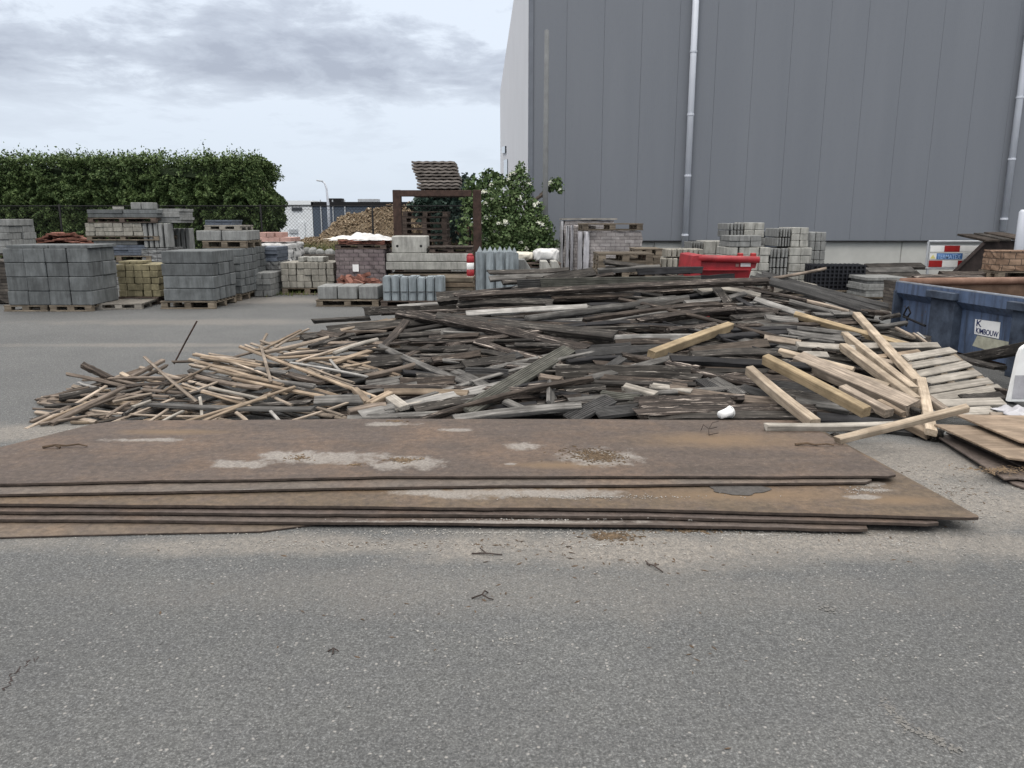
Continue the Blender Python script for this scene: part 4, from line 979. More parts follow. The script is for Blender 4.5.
def side_text(body, x, y, x2, size, mat):
    me = text_me(body, size); a = on_side(x, y); b = on_side(x2, y)
    wdt = max(v.co.x for v in me.vertices) - min(v.co.x for v in me.vertices); k = abs(b[0] - a[0]) / max(wdt, .01)
    o = mesh_obj('lettering', me, mat, st); o.matrix_local = Matrix.Translation((a[0], .0825, a[1])) @ Matrix.Rotation(R(90), 4, 'X') @ Matrix.Diagonal((k, 1, 1, 1))
side_text('K', 968.8, 326.0, 974, .105, M['navy'])
side_text('KIMBOUW', 968.6, 332.8, 991, .085, M['navy'])
bm = bmesh.new()
uh, zh = on_side(907, 318); tube(bm, [(uh - .02, .02, zh), (uh, -.05, zh + .04), (uh + .03, -.04, zh + .12), (uh + .08, -.05, zh + .15), (uh + .12, -.04, zh + .08), (uh + .08, -.05, zh + .02), (uh + .06, -.04, zh - .1)], .012, 6)
tube(bm, [(uh, -.05, zh + .02), (uh + .45, -.05, zh - .04)], .015, 6); cpart('hook', bm, M['darkmetal'])

# ------------------------------------------------------------------ the warehouse
YW = 22.0
def wx(px): return (px - 512) / F * 21.42
XL = wx(528.5); HW = 10.05; ZC = 1.03; PW = wx(564.5) - wx(528.5)
wh = thing('warehouse', 'large grey metal-clad warehouse with a pale end wall and concrete plinth', 'warehouse', (XL, YW, 0))
def wpart(name, bm, mat, parent=None, smooth=False):
    bmesh.ops.translate(bm, vec=(-XL, -YW, 0), verts=bm.verts); return mesh_obj(name, bm_me(name, bm, smooth), mat, parent or wh)
def clad_mat():
    t = NT('grey_cladding'); v = t.coord('Object'); n = t.noise(t.coord('Object', scale=(1.4, 1.4, .12)), 1.0, 5, .6); n2 = t.noise(v, 9, 4, .7)
    c = t.mix(t.ramp(n, [(.3, 0.0), (.7, 1.0)]), (.133, .146, .166), (.146, .159, .179))
    c = t.mix(t.ramp(n2, [(.55, 0.0), (.85, .25)]), c, (.09, .10, .12))
    wv = t.new('ShaderNodeTexWave', wave_type='BANDS', bands_direction='X'); wv.inputs['Scale'].default_value = 6.4; t.l.new(v, wv.inputs['Vector'])
    t.bump(wv.outputs['Fac'], .10, .006); return t.col(c, .55, .35)
bm = bmesh.new()
for i in range(24):
    x = XL + i * PW
    add_box(bm, (x + PW / 2, YW + .05, (ZC + HW) / 2), (PW - .003, .09, HW - ZC), None, .004)
wpart('cladding', bm, clad_mat())
bm = bmesh.new(); add_box(bm, (XL + 12 * PW, YW + .17, (ZC + HW) / 2), (24 * PW - .1, .10, HW - ZC - .02)); wpart('wall_core', bm, M['darkmetal'])
bm = bmesh.new()
for i in range(8):
    a = XL + i * 3.5 + .06; add_box(bm, (a + 1.75, YW + .16, ZC / 2 - .02), (3.485, .16, ZC - .03), None, .01)
wpart('plinth', bm, M['plinth'])
bm = bmesh.new(); add_box(bm, (XL + 12 * PW, YW - .005, ZC - .012), (24 * PW, .06, .03)); wpart('drip_edge', bm, M['darkmetal'])
bm = bmesh.new(); add_box(bm, (XL + 12 * PW, YW + .09, HW + .06), (24 * PW + .1, .26, .13)); wpart('roof_edge', bm, M['darkmetal'])
bm = bmesh.new(); add_box(bm, (XL + 12 * PW, YW + 16.6, HW - .1), (24 * PW, 33.0, .12)); wpart('roof', bm, M['darkmetal'])
bm = bmesh.new(); add_box(bm, (XL + .045, YW - .02, (ZC + HW) / 2), (.13, .03, HW - ZC)); wpart('corner_trim', bm, simple('grey_trim', (.125, .138, .16), .1, 3, .6, .05, rand=0))
bm = bmesh.new(); xf = W(500.3, 150, 54.7).x
L_ = [(XL + .02, YW + .12, .0), (XL + .02, YW + .12, HW), (xf, 54.7, HW), (xf, 54.7, 0)]
prism(bm, L_, (0, 0, 0), (.10, .03, 0)); sw = wpart('end_wall', bm, M['sidewall'])
def sidept(px, py):                      # a pixel on the receding end wall
    q = (xf - XL) / (54.7 - YW); r_ = ray(px, py)
    t = (XL + .02 - q * (YW + .12)) / (r_.x - q * r_.y); return CAM + r_ * t
for nm, (xa, xb, ya, yb) in (('end_wall_window', (504.6, 508.2, 160, 186)), ('wall_lamp', (503.4, 506.8, 147, 153))):
    a, b, c, d = sidept(xa, ya), sidept(xb, ya - 1), sidept(xb, yb), sidept(xa, yb)
    bm = bmesh.new(); th = .05 if nm == 'end_wall_window' else .10
    prism(bm, [a, b, c, d], (-.005, 0, 0), (-th, 0, 0)); wpart(nm, bm, M['glass'])
def downpipe(px_top, px_bot, ybot):
    xb = W(px_bot, ybot, YW - .12).x; zb = W(px_bot, ybot, YW - .12).z
    bm = bmesh.new(); tube(bm, [(xb, YW - .12, HW), (xb, YW - .12, zb)], .085, 14); p = wpart('downpipe', bm, M['pipe'], None, True)
    for z in [zb + .3 + k * 1.6 for k in range(6)]:
        bm = bmesh.new(); lathe(bm, [(.088, 0), (.098, .005), (.098, .05), (.088, .055)], 14, (xb, YW - .12, z)); add_box(bm, (xb, YW - .03, z + .03), (.05, .08, .03)); wpart('pipe_bracket', bm, M['pipe'], p)
downpipe(697, 684.5, 247); downpipe(1030, 1002.5, 231)
# slim mast before the corner
bm = bmesh.new(); a = W(545, 235, 20.5); lathe(bm, [(.075, 0), (.07, 2.5), (.055, 6.2), (.02, 6.22)], 12, (a.x, 20.5, 0))
tag(mesh_obj('mast', bm_me('mast', bm, True), simple('weathered_mast', (.145, .152, .155), .15, 4, .85, .2, rand=0)), 'slim weathered concrete mast standing before the warehouse corner', 'mast')

# ------------------------------------------------------------------ pallets and stacks
def depth(D, z): return D * math.cos(PITCH) + (CAMZ - z) * math.sin(PITCH)
def Xz(px, D, z): return (px - 512) / F * depth(D, z)
def slats_bm(w_, d, n, th, sw_, z):
    bm = bmesh.new()
    for k in range(n): add_box(bm, (0, -d / 2 + sw_ / 2 + (d - sw_) * k / (n - 1) + rng.gauss(0, .004), z), (w_, sw_, th), Matrix.Rotation(rng.gauss(0, .006), 3, 'Z'))
    return bm
def pallet(cx, yf, z0, w_, d, label, mat='pallet', group=None, h=.144, rz=0):
    cx *= depth(yf, z0) / depth(yf, Z(280, yf))
    o = thing('pallet', label, 'pallet', (cx, yf + d / 2, z0), group, rz)
    m = M[mat]
    mesh_obj('top_deck', bm_me('top_deck', slats_bm(w_, d, 7, .022, .10, h - .011)), m, o)
    mesh_obj('bottom_deck', bm_me('bottom_deck', slats_bm(w_, d, 3, .022, .10, .013)), m, o)
    for k in (-1, 0, 1):
        bm = bmesh.new(); a, e, t0, t1, x_ = d / 2 - .002, .115, .0245, h - .0235, k * (w_ / 2 - .07)
        comb = [(-a, t1), (-a, t0), (-a + e, t0), (-a + e, t1 - .022), (-e / 2, t1 - .022), (-e / 2, t0), (e / 2, t0), (e / 2, t1 - .022), (a - e, t1 - .022), (a - e, t0), (a, t0), (a, t1)]
        prism(bm, [(x_ - .06, p, q) for p, q in comb], (0, 0, 0), (.12, 0, 0))
        mesh_obj('bearer', bm_me('bearer', bm), m, o)
    return o
def X(px, D, y=280): return W(px, y, D).x
def Z(py, D): return W(512, py, D).z
def stack(name, cat, desc, where, px0, px1, z0, z1, D, L, nx, ny, nz, mat, gap=.006, jit=.006, drop=0, side=None, yaw=0):
    x0, x1 = Xz(px0, D, (z0 + z1) / 2), Xz(px1, D, (z0 + z1) / 2)
    cw, cd, ch = (x1 - x0) / nx, L / ny, (z1 - z0) / nz
    me = box_me(name, (0, 0, 0), (cw - gap, cd - gap, ch - gap * .5), min(.012, ch * .06)); me.materials.append(M[mat])
    side = side if side is not None else (nx - 1 if x0 < 0 else 0)
    grp = f'{desc}s {where}'
    pv = Vector(((x0 + x1) / 2, D, 0)); rm = Matrix.Rotation(yaw, 3, 'Z')
    for k in range(nz):
        for j in range(ny):
            for i in range(nx):
                if not (j == 0 or i == side or k == nz - 1): continue
                if k == nz - 1 and rng.random() < drop: continue
                o = link(bpy.data.objects.new(name, me))
                p = Vector((x0 + cw * (i + .5) + rng.gauss(0, jit), D + cd * (j + .5) + rng.gauss(0, jit), z0 + ch * (k + .5)))
                o.location = pv + rm @ (p - pv); o.rotation_euler = (0, 0, yaw + rng.gauss(0, jit * 1.2))
                cs = 'top' if k == nz - 1 else 'lowest' if k == 0 else ORD[k]
                bits = [desc + ',']
                if nz > 1: bits.append(f'{cs} course,')
                if nx > 1: bits.append(f'{ORD[i]} from left,')
                if j > 0: bits.append(f'{ORD[j]} back,')
                tag(o, ' '.join(bits) + ' ' + where, cat, grp)
def brick_mat(name, c1, c2, mortar, bw, bh, off=.5, face='xz'):
    t = NT(name); v = t.coord('Object', scale=(1, 1, 1))
    sp = t.new('ShaderNodeSeparateXYZ'); t.l.new(v, sp.inputs[0]); cb = t.new('ShaderNodeCombineXYZ')
    t.l.new(t.math('ADD', sp.outputs[0], sp.outputs[1]), cb.inputs[0]); t.l.new(sp.outputs[2], cb.inputs[1])
    b = t.new('ShaderNodeTexBrick'); b.inputs['Scale'].default_value = 1; b.inputs['Brick Width'].default_value = bw; b.inputs['Row Height'].default_value = bh
    b.inputs['Mortar Size'].default_value = bh * .07; b.offset = off; b.inputs['Color1'].default_value = (*c1, 1); b.inputs['Color2'].default_value = (*c2, 1); b.inputs['Mortar'].default_value = (*mortar, 1)
    t.l.new(cb.outputs[0], b.inputs['Vector']); n = t.noise(v, 7, 5, .7)
    c = t.mix(1.0, b.outputs['Color'], t.ramp(n, [(.25, .62), (.75, 1.3)]), 'MULTIPLY')
    h = t.math('MULTIPLY_ADD', b.outputs['Fac'], -1.0, n); t.bump(h, .6, .012); return t.col(c, .9, .25)
BM = {'purple': brick_mat('purple_bricks', (.13, .105, .11), (.165, .14, .14), (.05, .045, .045), .21, .085),
      'grey': brick_mat('grey_pavers', (.15, .155, .155), (.19, .195, .195), (.06, .06, .06), .2, .10, 0),
      'wrapped': brick_mat('wrapped_bricks', (.20, .185, .18), (.28, .265, .26), (.12, .11, .11), .2, .07),
      'brown': brick_mat('brown_bricks', (.17, .11, .075), (.24, .165, .115), (.06, .045, .035), .22, .11),
      'dark': brick_mat('dark_boards', (.05, .045, .04), (.09, .08, .07), (.02, .02, .02), 1.1, .06)}
def rough_box(x0, x1, y0, y1, z0, z1, amp=.012, n=7, taper=0.0):
    """A box of many faces with slightly uneven sides, for strapped packs."""
    bm = bmesh.new(); add_box(bm, ((x0 + x1) / 2, (y0 + y1) / 2, (z0 + z1) / 2), (x1 - x0, y1 - y0, z1 - z0))
    bmesh.ops.subdivide_edges(bm, edges=list(bm.edges), cuts=n, use_grid_fill=True)
    for v in bm.verts: v.co += Vector((rng.gauss(0, amp), rng.gauss(0, amp), rng.gauss(0, amp * .7)))
    return bm
def pack(name, cat, label, px0, px1, z0, z1, D, L, mat, strap=0, amp=.008, group=None):
    x0, x1 = Xz(px0, D, (z0 + z1) / 2), Xz(px1, D, (z0 + z1) / 2); o = thing(name, label, cat, ((x0 + x1) / 2, D + L / 2, z0), group)
    w_ = x1 - x0
    mesh_obj('brick_courses', bm_me('brick_courses', rough_box(-w_ / 2, w_ / 2, -L / 2, L / 2, 0, z1 - z0, amp)), mat, o)
    for k in range(strap):
        bm = bmesh.new(); q = -w_ / 2 + w_ * (k + 1) / (strap + 1); e = amp * 2.2 + .004
        tube(bm, [(q, -L / 2 - e, 0), (q, -L / 2 - e, z1 - z0 + e), (q, L / 2, z1 - z0 + e)], .008, 4); mesh_obj('strap', bm_me('strap', bm), M['rope'], o)
    return o

# --- the front stacks
D = 13.7
pallet((X(5, D) + X(47, D)) / 2, D, 0, .78, 1.2, 'worn pallet under the front stack at the picture edge', h=.11)
pallet((X(50, D) + X(92, D)) / 2, D, 0, .76, 1.2, 'worn pallet under the front stack beside the bare pallet', h=.11)
stack('concrete_block', 'concrete block', 'grey concrete block', 'of the big front stack', 5, 90, .112, .112 + 1.0, D, .95, 4, 2, 4, 'conb', .007, .006)
stack('concrete_slab', 'slab', 'flat blue grey slab', 'on the big front stack', 5.5, 90, 1.114, 1.17, D + .01, .93, 2, 1, 1, 'conb', .01, .004)
pallet((X(93, 14.0) + X(132, 14.0)) / 2 + .05, 14.0, 0, .82, 1.0, 'bare weathered pallet lying flat in front of the yellow stone stack', 'slat', h=.11, rz=.12)
D = 14.9
pallet((X(117, D) + X(158, D)) / 2, D, 0, .84, 1.0, 'dark pallet under the yellow stone stack', 'palletd')
stack('stone_block', 'stone block', 'yellow stone block', 'in the yellow stack', 117, 159, .146, Z(264.5, D), D, .9, 5, 2, 5, 'cony', .012, .008)
o = blob('stone_slab', 0, 0, 0, .1, .1, M['cony']); bpy.data.objects.remove(o)
stack('stone_slab', 'slab', 'thin yellow stone slab', 'on top of the yellow stack', 118, 142, Z(264.5, D) + .002, Z(261, D), D + .05, .5, 2, 1, 1, 'cony', .03, .01)
D = 14.1
pallet((X(161, D) + X(215, D)) / 2, D, 0, 1.0, 1.15, 'weathered pallet under the tall stack of big grey blocks')
stack('concrete_block', 'concrete block', 'big grey block', 'of the tall four-course stack', 162, 214, .146, Z(251, D), D, 1.1, 1, 4, 4, 'conb', .012, .005)
for n_, (Dk, a, b) in enumerate(((15.5, 200, 241), (16.7, 214, 253.5))):
    wds = ('in the nearer rear stack', 'in the farther rear stack')[n_]
    pallet((X(a, Dk) + X(b, Dk)) / 2, Dk, 0, X(b, Dk) - X(a, Dk), 1.1, f'weathered pallet under the small grey blocks {wds}')
    stack('concrete_block', 'concrete block', 'small grey block', f'{wds}', a, b, .146, Z(249 - n_ * 2, Dk), Dk, 1.05, 2, 4, 6, 'conb', .014, .007)
D = 15.9
pallet((X(203, D) + X(246, D)) / 2, D, Z(249, 15.5) + .004, .9, 1.0, 'pallet carrying the kerb blocks above the small grey blocks')
zk = Z(249, 15.5) + .15
stack('kerb_block', 'kerb block', 'grey kerb block', 'on the raised pallet', 196, 246, zk, Z(230.5, D), D, .9, 2, 3, 1, 'con', .01, .006)
pallet((X(203, D) + X(240, D)) / 2, D + .05, Z(230.5, D) + .004, .74, .8, 'small pallet on top of the grey kerb blocks', 'slat', h=.10)
stack('concrete_slab', 'slab', 'thin dark slab', 'on the small pallet by the hedge', 205, 232, Z(230.5, D) + .108, Z(220, D), D + .1, .6, 1, 1, 3, 'cond', .004, .012)
# far left
D = 16.8
pack('block_pack', 'block pack', 'dark stacked boards at the picture edge behind the front stack', -30, 7, .0, Z(262, 14.9), 14.9, 1.0, BM['dark'], 0, .02)
pallet((X(-46, D) + X(10, D)) / 2, D, Z(254, D) - .15, 1.2, .9, 'pallet under the pale grey slabs at the picture edge')
stack('concrete_slab', 'slab', 'pale grey slab', 'at the picture edge', -48, 10, Z(253.5, D), Z(219, D), D, .9, 2, 2, 5, 'con', .006, .016)
pack('block_pack', 'block pack', 'grey strapped block pack below the pale grey slabs at the edge', -48, 10, 0, Z(254, D) - .155, D, 1.0, BM['grey'], 2)
# the tall mixed stack before the hedge
D = 18.3
pack('block_pack', 'block pack', 'grey strapped block pack at the bottom of the tall mixed stack', 84, 152, 0, Z(262.5, D), D, 1.1, BM['grey'], 2)
pallet((X(86, D) + X(152, D)) / 2, D, Z(262.5, D) + .01, 1.55, 1.1, 'lowest pallet in the tall mixed stack by the hedge')
zq = Z(262.5, D) + .16
stack('concrete_slab', 'slab', 'dark blue slab', 'low in the mixed stack', 88, 148, zq, Z(245, D), D + .05, .9, 3, 2, 4, 'cond', .01, .012)
stack('concrete_slab', 'slab', 'light grey slab', 'under the middle pallet of the mixed stack', 93, 138, Z(245, D) + .002, Z(240.5, D), D + .05, .8, 2, 1, 1, 'con', .01, .012)
pallet((X(86, D) + X(160, D)) / 2, D, Z(240.4, D), 1.7, 1.1, 'middle pallet in the tall mixed stack by the hedge', h=.10)
zq = Z(240.4, D) + .104
stack('concrete_block', 'concrete block', 'light block', 'amid the tall mixed stack', 85, 142, zq, Z(223, D), D, 1.1, 6, 2, 3, 'conw', .008, .008)
stack('kerb_stone', 'kerb stone', 'upright grey kerb stone', 'standing at the side of the mixed stack', 142.5, 168, Z(248, D), Z(223, D), D + .02, .35, 5, 1, 1, 'con', .03, .006)
stack('kerb_stone', 'kerb stone', 'upright grey kerb stone', 'standing apart behind the mixed stack', 170, 190, Z(254, 19.3), Z(228, 19.3), 19.3, .35, 4, 1, 1, 'con', .035, .006)
pack('block_pack', 'block pack', 'grey block pack below the upright kerb stones by the hedge', 150, 192, 0, Z(248.4, D) - .1, 19.0, 1.0, BM['grey'], 1)
pack('block_pack', 'block pack', 'grey block pack close under the five kerb stones', 142, 168, Z(262.5, D), Z(248.3, D), D + .01, .9, BM['grey'], 0)
pallet((X(88, D) + X(156, D)) / 2, D, Z(223, D) + .004, 1.6, 1.0, 'topmost red brown pallet in the tall mixed stack', 'palletd', h=.115)
zq = Z(223, D) + .123
stack('concrete_slab', 'slab', 'blue grey slab', 'topping the mixed stack', 87, 158, zq, Z(209.5, D), D + .03, .9, 2, 2, 2, 'conb', .012, .014)
stack('concrete_slab', 'slab', 'pale blue slab', 'beside the topmost pallet', 156, 180, Z(223, D), Z(208.5, D), D + .25, .8, 1, 1, 5, 'con', .006, .014)
stack('concrete_block', 'concrete block', 'loose grey block', 'crowning the tall mixed stack', 129, 152, Z(209.5, D) + .002, Z(202, D), D + .1, .35, 2, 1, 1, 'con', .03, .01)
stack('concrete_block', 'concrete block', 'single small pale block', 'on the mixed stack left of the crown', 112, 120, Z(209.5, D) + .002, Z(206.5, D), D + .1, .2, 1, 1, 1, 'conl', .01, .01)
# red roof tiles
D = 19.5
pack('block_pack', 'block pack', 'low dark block pack carrying the red roof tiles', 34, 80, 0, Z(247, D), D, 1.0, BM['dark'], 0, .02)
bm = bmesh.new()
for k in range(60):
    u = rng.uniform(-1, 1); v = rng.uniform(-1, 1); z = (1 - abs(u) ** 2.2) * rng.uniform(.2, 1) * .32
    add_box(bm, (X(57, D) + u * .55, D + .45 + v * .4, Z(247, D) + .02 + z), (.26, .34, .03), Matrix.Rotation(rng.gauss(0, .3), 3, 'Z') @ Matrix.Rotation(rng.gauss(0, .16), 3, 'Y'))
tag(mesh_obj('roof_tiles', bm_me('roof_tiles', bm), M['redb']), 'heap of red roof tiles between the pale slabs and mixed stack', 'roof tiles', None, 'stuff')
# middle left
D = 17.6
pack('block_pack', 'block pack', 'grey grid patterned block pack behind the small grey blocks', 255, 279, 0, Z(262, D), D, 1.0, BM['grey'], 1)
stack('concrete_slab', 'slab', 'dark blue slab', 'on the grid patterned pack', 254, 277, Z(262, D) + .01, Z(247, D), D, .9, 1, 1, 4, 'cond', .004, .014)
stack('concrete_block', 'concrete block', 'low light block', 'in the low pack', 254, 271, .01, Z(273, 16.4), 16.4, .8, 2, 2, 4, 'con', .006, .006)
D = 19.3
pack('block_pack', 'block pack', 'block pack under the white tarp', 252, 292, 0, Z(246, D) - .06, D, 1.1, BM['grey'], 0)
bm = rough_box(X(250, D), X(293, D), D - .04, D + 1.15, Z(268, D), Z(243.5, D), .02, 9)
tag(mesh_obj('tarp', bm_me('tarp', bm, True), M['tarp']), 'white tarp wrapped round the pack under the pink blocks', 'tarp')
stack('stone_block', 'stone block', 'pink stone block', 'low on the white tarp', 246, 291, Z(243, D) + .025, Z(237.5, D), D, .9, 4, 2, 1, 'pink', .01, .01)
stack('stone_block', 'stone block', 'pink stone block', 'high on the white tarp', 258, 282, Z(237.5, D) + .004, Z(232, D), D, .5, 3, 1, 1, 'pink', .03, .02)
D = 16.9
pallet((X(281, D) + X(334, D)) / 2, D, 0, 1.12, 1.0, 'pallet under the light cobble stone pack')
stack('stone_block', 'stone block', 'light yellowish block', 'in the light pack', 281, 334, .146, Z(262.5, D), D, .95, 7, 2, 4, 'conw', .010, .008)
stack('stone_block', 'stone block', 'loose light block', 'on top of the light pack', 299, 325, Z(262.5, D) + .003, Z(257, D), D + .1, .5, 4, 1, 1, 'conl', .025, .02, .25)
for k, (px, py, r_) in enumerate(((301, 250, .13), (307, 249, .12), (313, 250, .14), (320, 251, .13), (330, 251.5, .14))):
    p = W(px, py + 2, 21); bm = bmesh.new(); bmesh.ops.create_icosphere(bm, subdivisions=2, radius=1)
    for v in bm.verts: v.co = Vector((v.co.x * r_ * rng.uniform(.85, 1.15), v.co.y * r_, v.co.z * r_ * rng.uniform(.8, 1.1)))
    o = mesh_obj('boulder', bm_me('boulder', bm), M['con']); o.location = p
    tag(o, f'round grey boulder, {ORD[k]} from left, on the dark pack behind the light blocks', 'boulder', 'boulders on the dark pack')
pack('block_pack', 'block pack', 'dark low pack under the round boulders', 296, 336, 0, Z(254, 21), 20.7, 1.0, BM['dark'], 0)
D = 16.6
pallet((X(336, D) + X(385, D)) / 2, D, 0, 1.05, 1.0, 'pallet under the purple brick pack', 'palletd')
p_ = pack('brick_pack', 'brick pack', 'tall purple brown brick pack with a white slip on it', 336, 385, .146, Z(249.5, D), D, 1.0, BM['purple'], 0)
bm = bmesh.new(); add_box(bm, (X(356, D) - (X(336, D) + X(385, D)) / 2, -.52, Z(268, D) - .146), (.13, .006, .15)); mesh_obj('white_slip', bm_me('white_slip', bm), M['whitep'], p_)
pallet((X(335, D) + X(386, D)) / 2, D, Z(249.5, D) + .012, 1.1, 1.0, 'pallet lying on top of the purple brick pack', 'palletd', h=.09)
pack('brick_pack', 'brick pack', 'thin layer of red brown bricks on the purple pack', 338, 384, Z(249.5, D) + .106, Z(239.5, D), D, .95, M['redb'], 0, .014)
film('tarp', Vector((X(362, D), D + .4, Z(239.5, D) - .02)), 0, 0, .62, .42, .16, M['tarp'], 'crumpled white tarp on top of the red brown bricks', 'tarp', 8)
film('cardboard_sheet', Vector((X(338, D), D + .35, Z(239.5, D) + .01)), 0, 0, .26, .3, .04, M['cream'], 'cream sheet beside the crumpled white tarp', 'sheet', 9)
D = 14.5
pallet((X(316, D) + X(379, D)) / 2, D, 0, 1.19, .8, 'pallet under the three square grey blocks in a row', h=.13)
stack('concrete_block', 'concrete block', 'square grey block', 'in the row of three on the low pallet', 316.5, 378.5, .132, Z(286, D), D, .7, 3, 1, 1, 'con', .03, .008)
bm = bmesh.new(); D = 15.5
for k in range(110):
    u, v = rng.uniform(-1, 1), rng.uniform(-1, 1); z = (1 - abs(u) ** 3) * (1 - .4 * abs(v)) * rng.uniform(.3, 1)
    add_box(bm, (X(356, D) + u * .52, D + .4 + v * .36, .05 + z * (Z(274, D) - .05)), (.22, .11, .07), Matrix.Rotation(rng.gauss(0, .9), 3, 'Z') @ Matrix.Rotation(rng.gauss(0, .35), 3, 'Y'))
tag(mesh_obj('brick_rubble', bm_me('brick_rubble', bm), M['redb']), 'heap of loose red bricks behind the row of three grey blocks', 'bricks', None, 'stuff')
# upright grey elements
D = 14.4
pallet((X(381, D) + X(443, D)) / 2, D, 0, 1.18, .9, 'pallet under the upright grey palisade elements', 'palletd', h=.12)
hs = [276.5, 276, 277.5, 276.5, 278, 277, 276.5]
for k in range(7):
    a = X(381.5 + k * 8.7, D); b = X(381.5 + (k + 1) * 8.7, D); zt = Z(hs[k], D)
    for j in range(2):
        bm = bmesh.new(); w_ = b - a - .016; dz = zt - .122 - (.03 if j else 0)
        prism(bm, [(-w_ / 2, -.15, 0), (-w_ / 4, -.19, 0), (w_ / 4, -.19, 0), (w_ / 2, -.15, 0), (w_ / 2, .19, 0), (-w_ / 2, .19, 0)], (0, 0, 0), (0, 0, dz))
        bmesh.ops.bevel(bm, geom=[e for e in bm.edges if min(v.co.z for v in e.verts) > dz - .01], offset=.02, segments=2, affect='EDGES')
        o = mesh_obj('palisade_block', bm_me('palisade_block', bm), M['pale_post']); o.location = ((a + b) / 2, D + .22 + j * .42, .122); o.rotation_euler = (0, 0, rng.gauss(0, .02))
        tag(o, f'upright grey palisade block, {ORD[k]} from left, {"front" if not j else "back"} row on its pallet', 'palisade block', 'upright palisade blocks on the pallet')
bm = bmesh.new(); zs = Z(292, D); tube(bm, [(X(381, D), D + .02, zs), (X(443, D), D + .02, zs)], .007, 4); tag(mesh_obj('strap', bm_me('strap', bm), M['rope']), 'black strap round the upright grey palisade blocks', 'strap')
# pale concrete pieces by the steel frame
D = 16.6
pallet((X(386, D) + X(470, D)) / 2, D, Z(276.5, D) - .08, 1.7, .9, 'long pallet under the white concrete beams', 'pallet', h=.13)
for k in range(5):
    bm = bmesh.new(); add_box(bm, (0, 0, 0), (.72, .8, .085), None, .006)
    o = mesh_obj('timber_sleeper', bm_me('timber_sleeper', bm), M['tan'] if k % 2 else M['pallet']); o.location = (X(455, 15.2), 15.6, .05 + k * .10); o.rotation_euler = (0, 0, rng.gauss(0, .02))
    tag(o, f'yellowish timber sleeper, {ORD[k]} from the ground, in the stack beside the bollard', 'sleeper', 'yellowish sleepers by the bollard')
for k, (a, b, z0, z1) in enumerate(((386, 472, 270, 262), (387, 471, 261.6, 253.5))):
    bm = bmesh.new(); add_box(bm, (0, 0, 0), (X(b, D) - X(a, D), .8, Z(z1, D) - Z(z0, D)), None, .012)
    o = mesh_obj('concrete_beam', bm_me('concrete_beam', bm), M['conl']); o.location = ((X(a, D) + X(b, D)) / 2, D + .42, (Z(z0, D) + Z(z1, D)) / 2)
    tag(o, ('lower', 'upper')[k] + ' of two long white concrete beams below the rusty steel frame', 'concrete beam')
pack('block_pack', 'block pack', 'grey block pack carrying the pallet with white concrete beams', 388, 470, 0, Z(276.5, D) - .085, D + .05, .85, BM['grey'], 1)
bm = bmesh.new(); zc, zt = Z(253.4, D), Z(236, D); xa, xb = X(392.5, D), X(427, D)
add_box(bm, (0, 0, 0), (xb - xa, .6, zt - zc), None, .02)
lb = thing('concrete_cube', 'white concrete block with two dark bolt holes on the long beams', 'concrete block', ((xa + xb) / 2, D + .35, (zc + zt) / 2))
mesh_obj('block_body', bm_me('block_body', bm), M['conl'], lb)
for q in (-.28, .28):
    bm = bmesh.new(); tube(bm, [(q * .9, -.302, -.03), (q * .9, -.29, -.03)], .028, 12); mesh_obj('bolt_hole', bm_me('bolt_hole', bm), M['darkmetal'], lb)
pallet((X(429, D) + X(472, D)) / 2, D + .05, Z(253.4, D) + .004, .92, .7, 'brown pallet on the end of the white concrete beams', 'palletd', h=.10)
bm = bmesh.new(); add_box(bm, (0, 0, 0), (.95, .75, .035), None, .005); o = mesh_obj('wooden_board', bm_me('wooden_board', bm), M['brown']); o.location = ((X(429, D) + X(472, D)) / 2, D + .4, Z(253.4, D) + .125)
tag(o, 'flat brown wooden panel on the pallet beside the white block', 'panel')
# rusty steel frame with a stack of corrugated sheets on it
D = 18.0
fr_ = thing('steel_gantry', 'rusty brown steel goal frame standing in the yard', 'steel frame', (X(437, D), D, 0))
zt = Z(190, D); cxp = X(437, D)
for px in (398.2, 477.4):
    bm = bmesh.new(); add_box(bm, (X(px, D, 230) - cxp, 0, (zt - .0) / 2), (.185, .185, zt), None, .01); add_box(bm, (X(px, D, 230) - cxp, 0, .01), (.34, .34, .02)); mesh_obj('post', bm_me('post', bm), M['rust_beam'], fr_)
bm = bmesh.new(); add_box(bm, (0, 0, zt - .075), (X(477.4, D) - X(398.2, D) - .19, .18, .14), None, .01); mesh_obj('crossbar', bm_me('crossbar', bm), M['rust_beam'], fr_)
bm = bmesh.new(); add_box(bm, (0, .8, zt - .075), (1.2, 1.4, .10)); mesh_obj('carrier', bm_me('carrier', bm), M['rust_dark'], fr_)
z = zt + .012; y_top = Z(161, D); nsh = 9; step = (y_top - z) / nsh
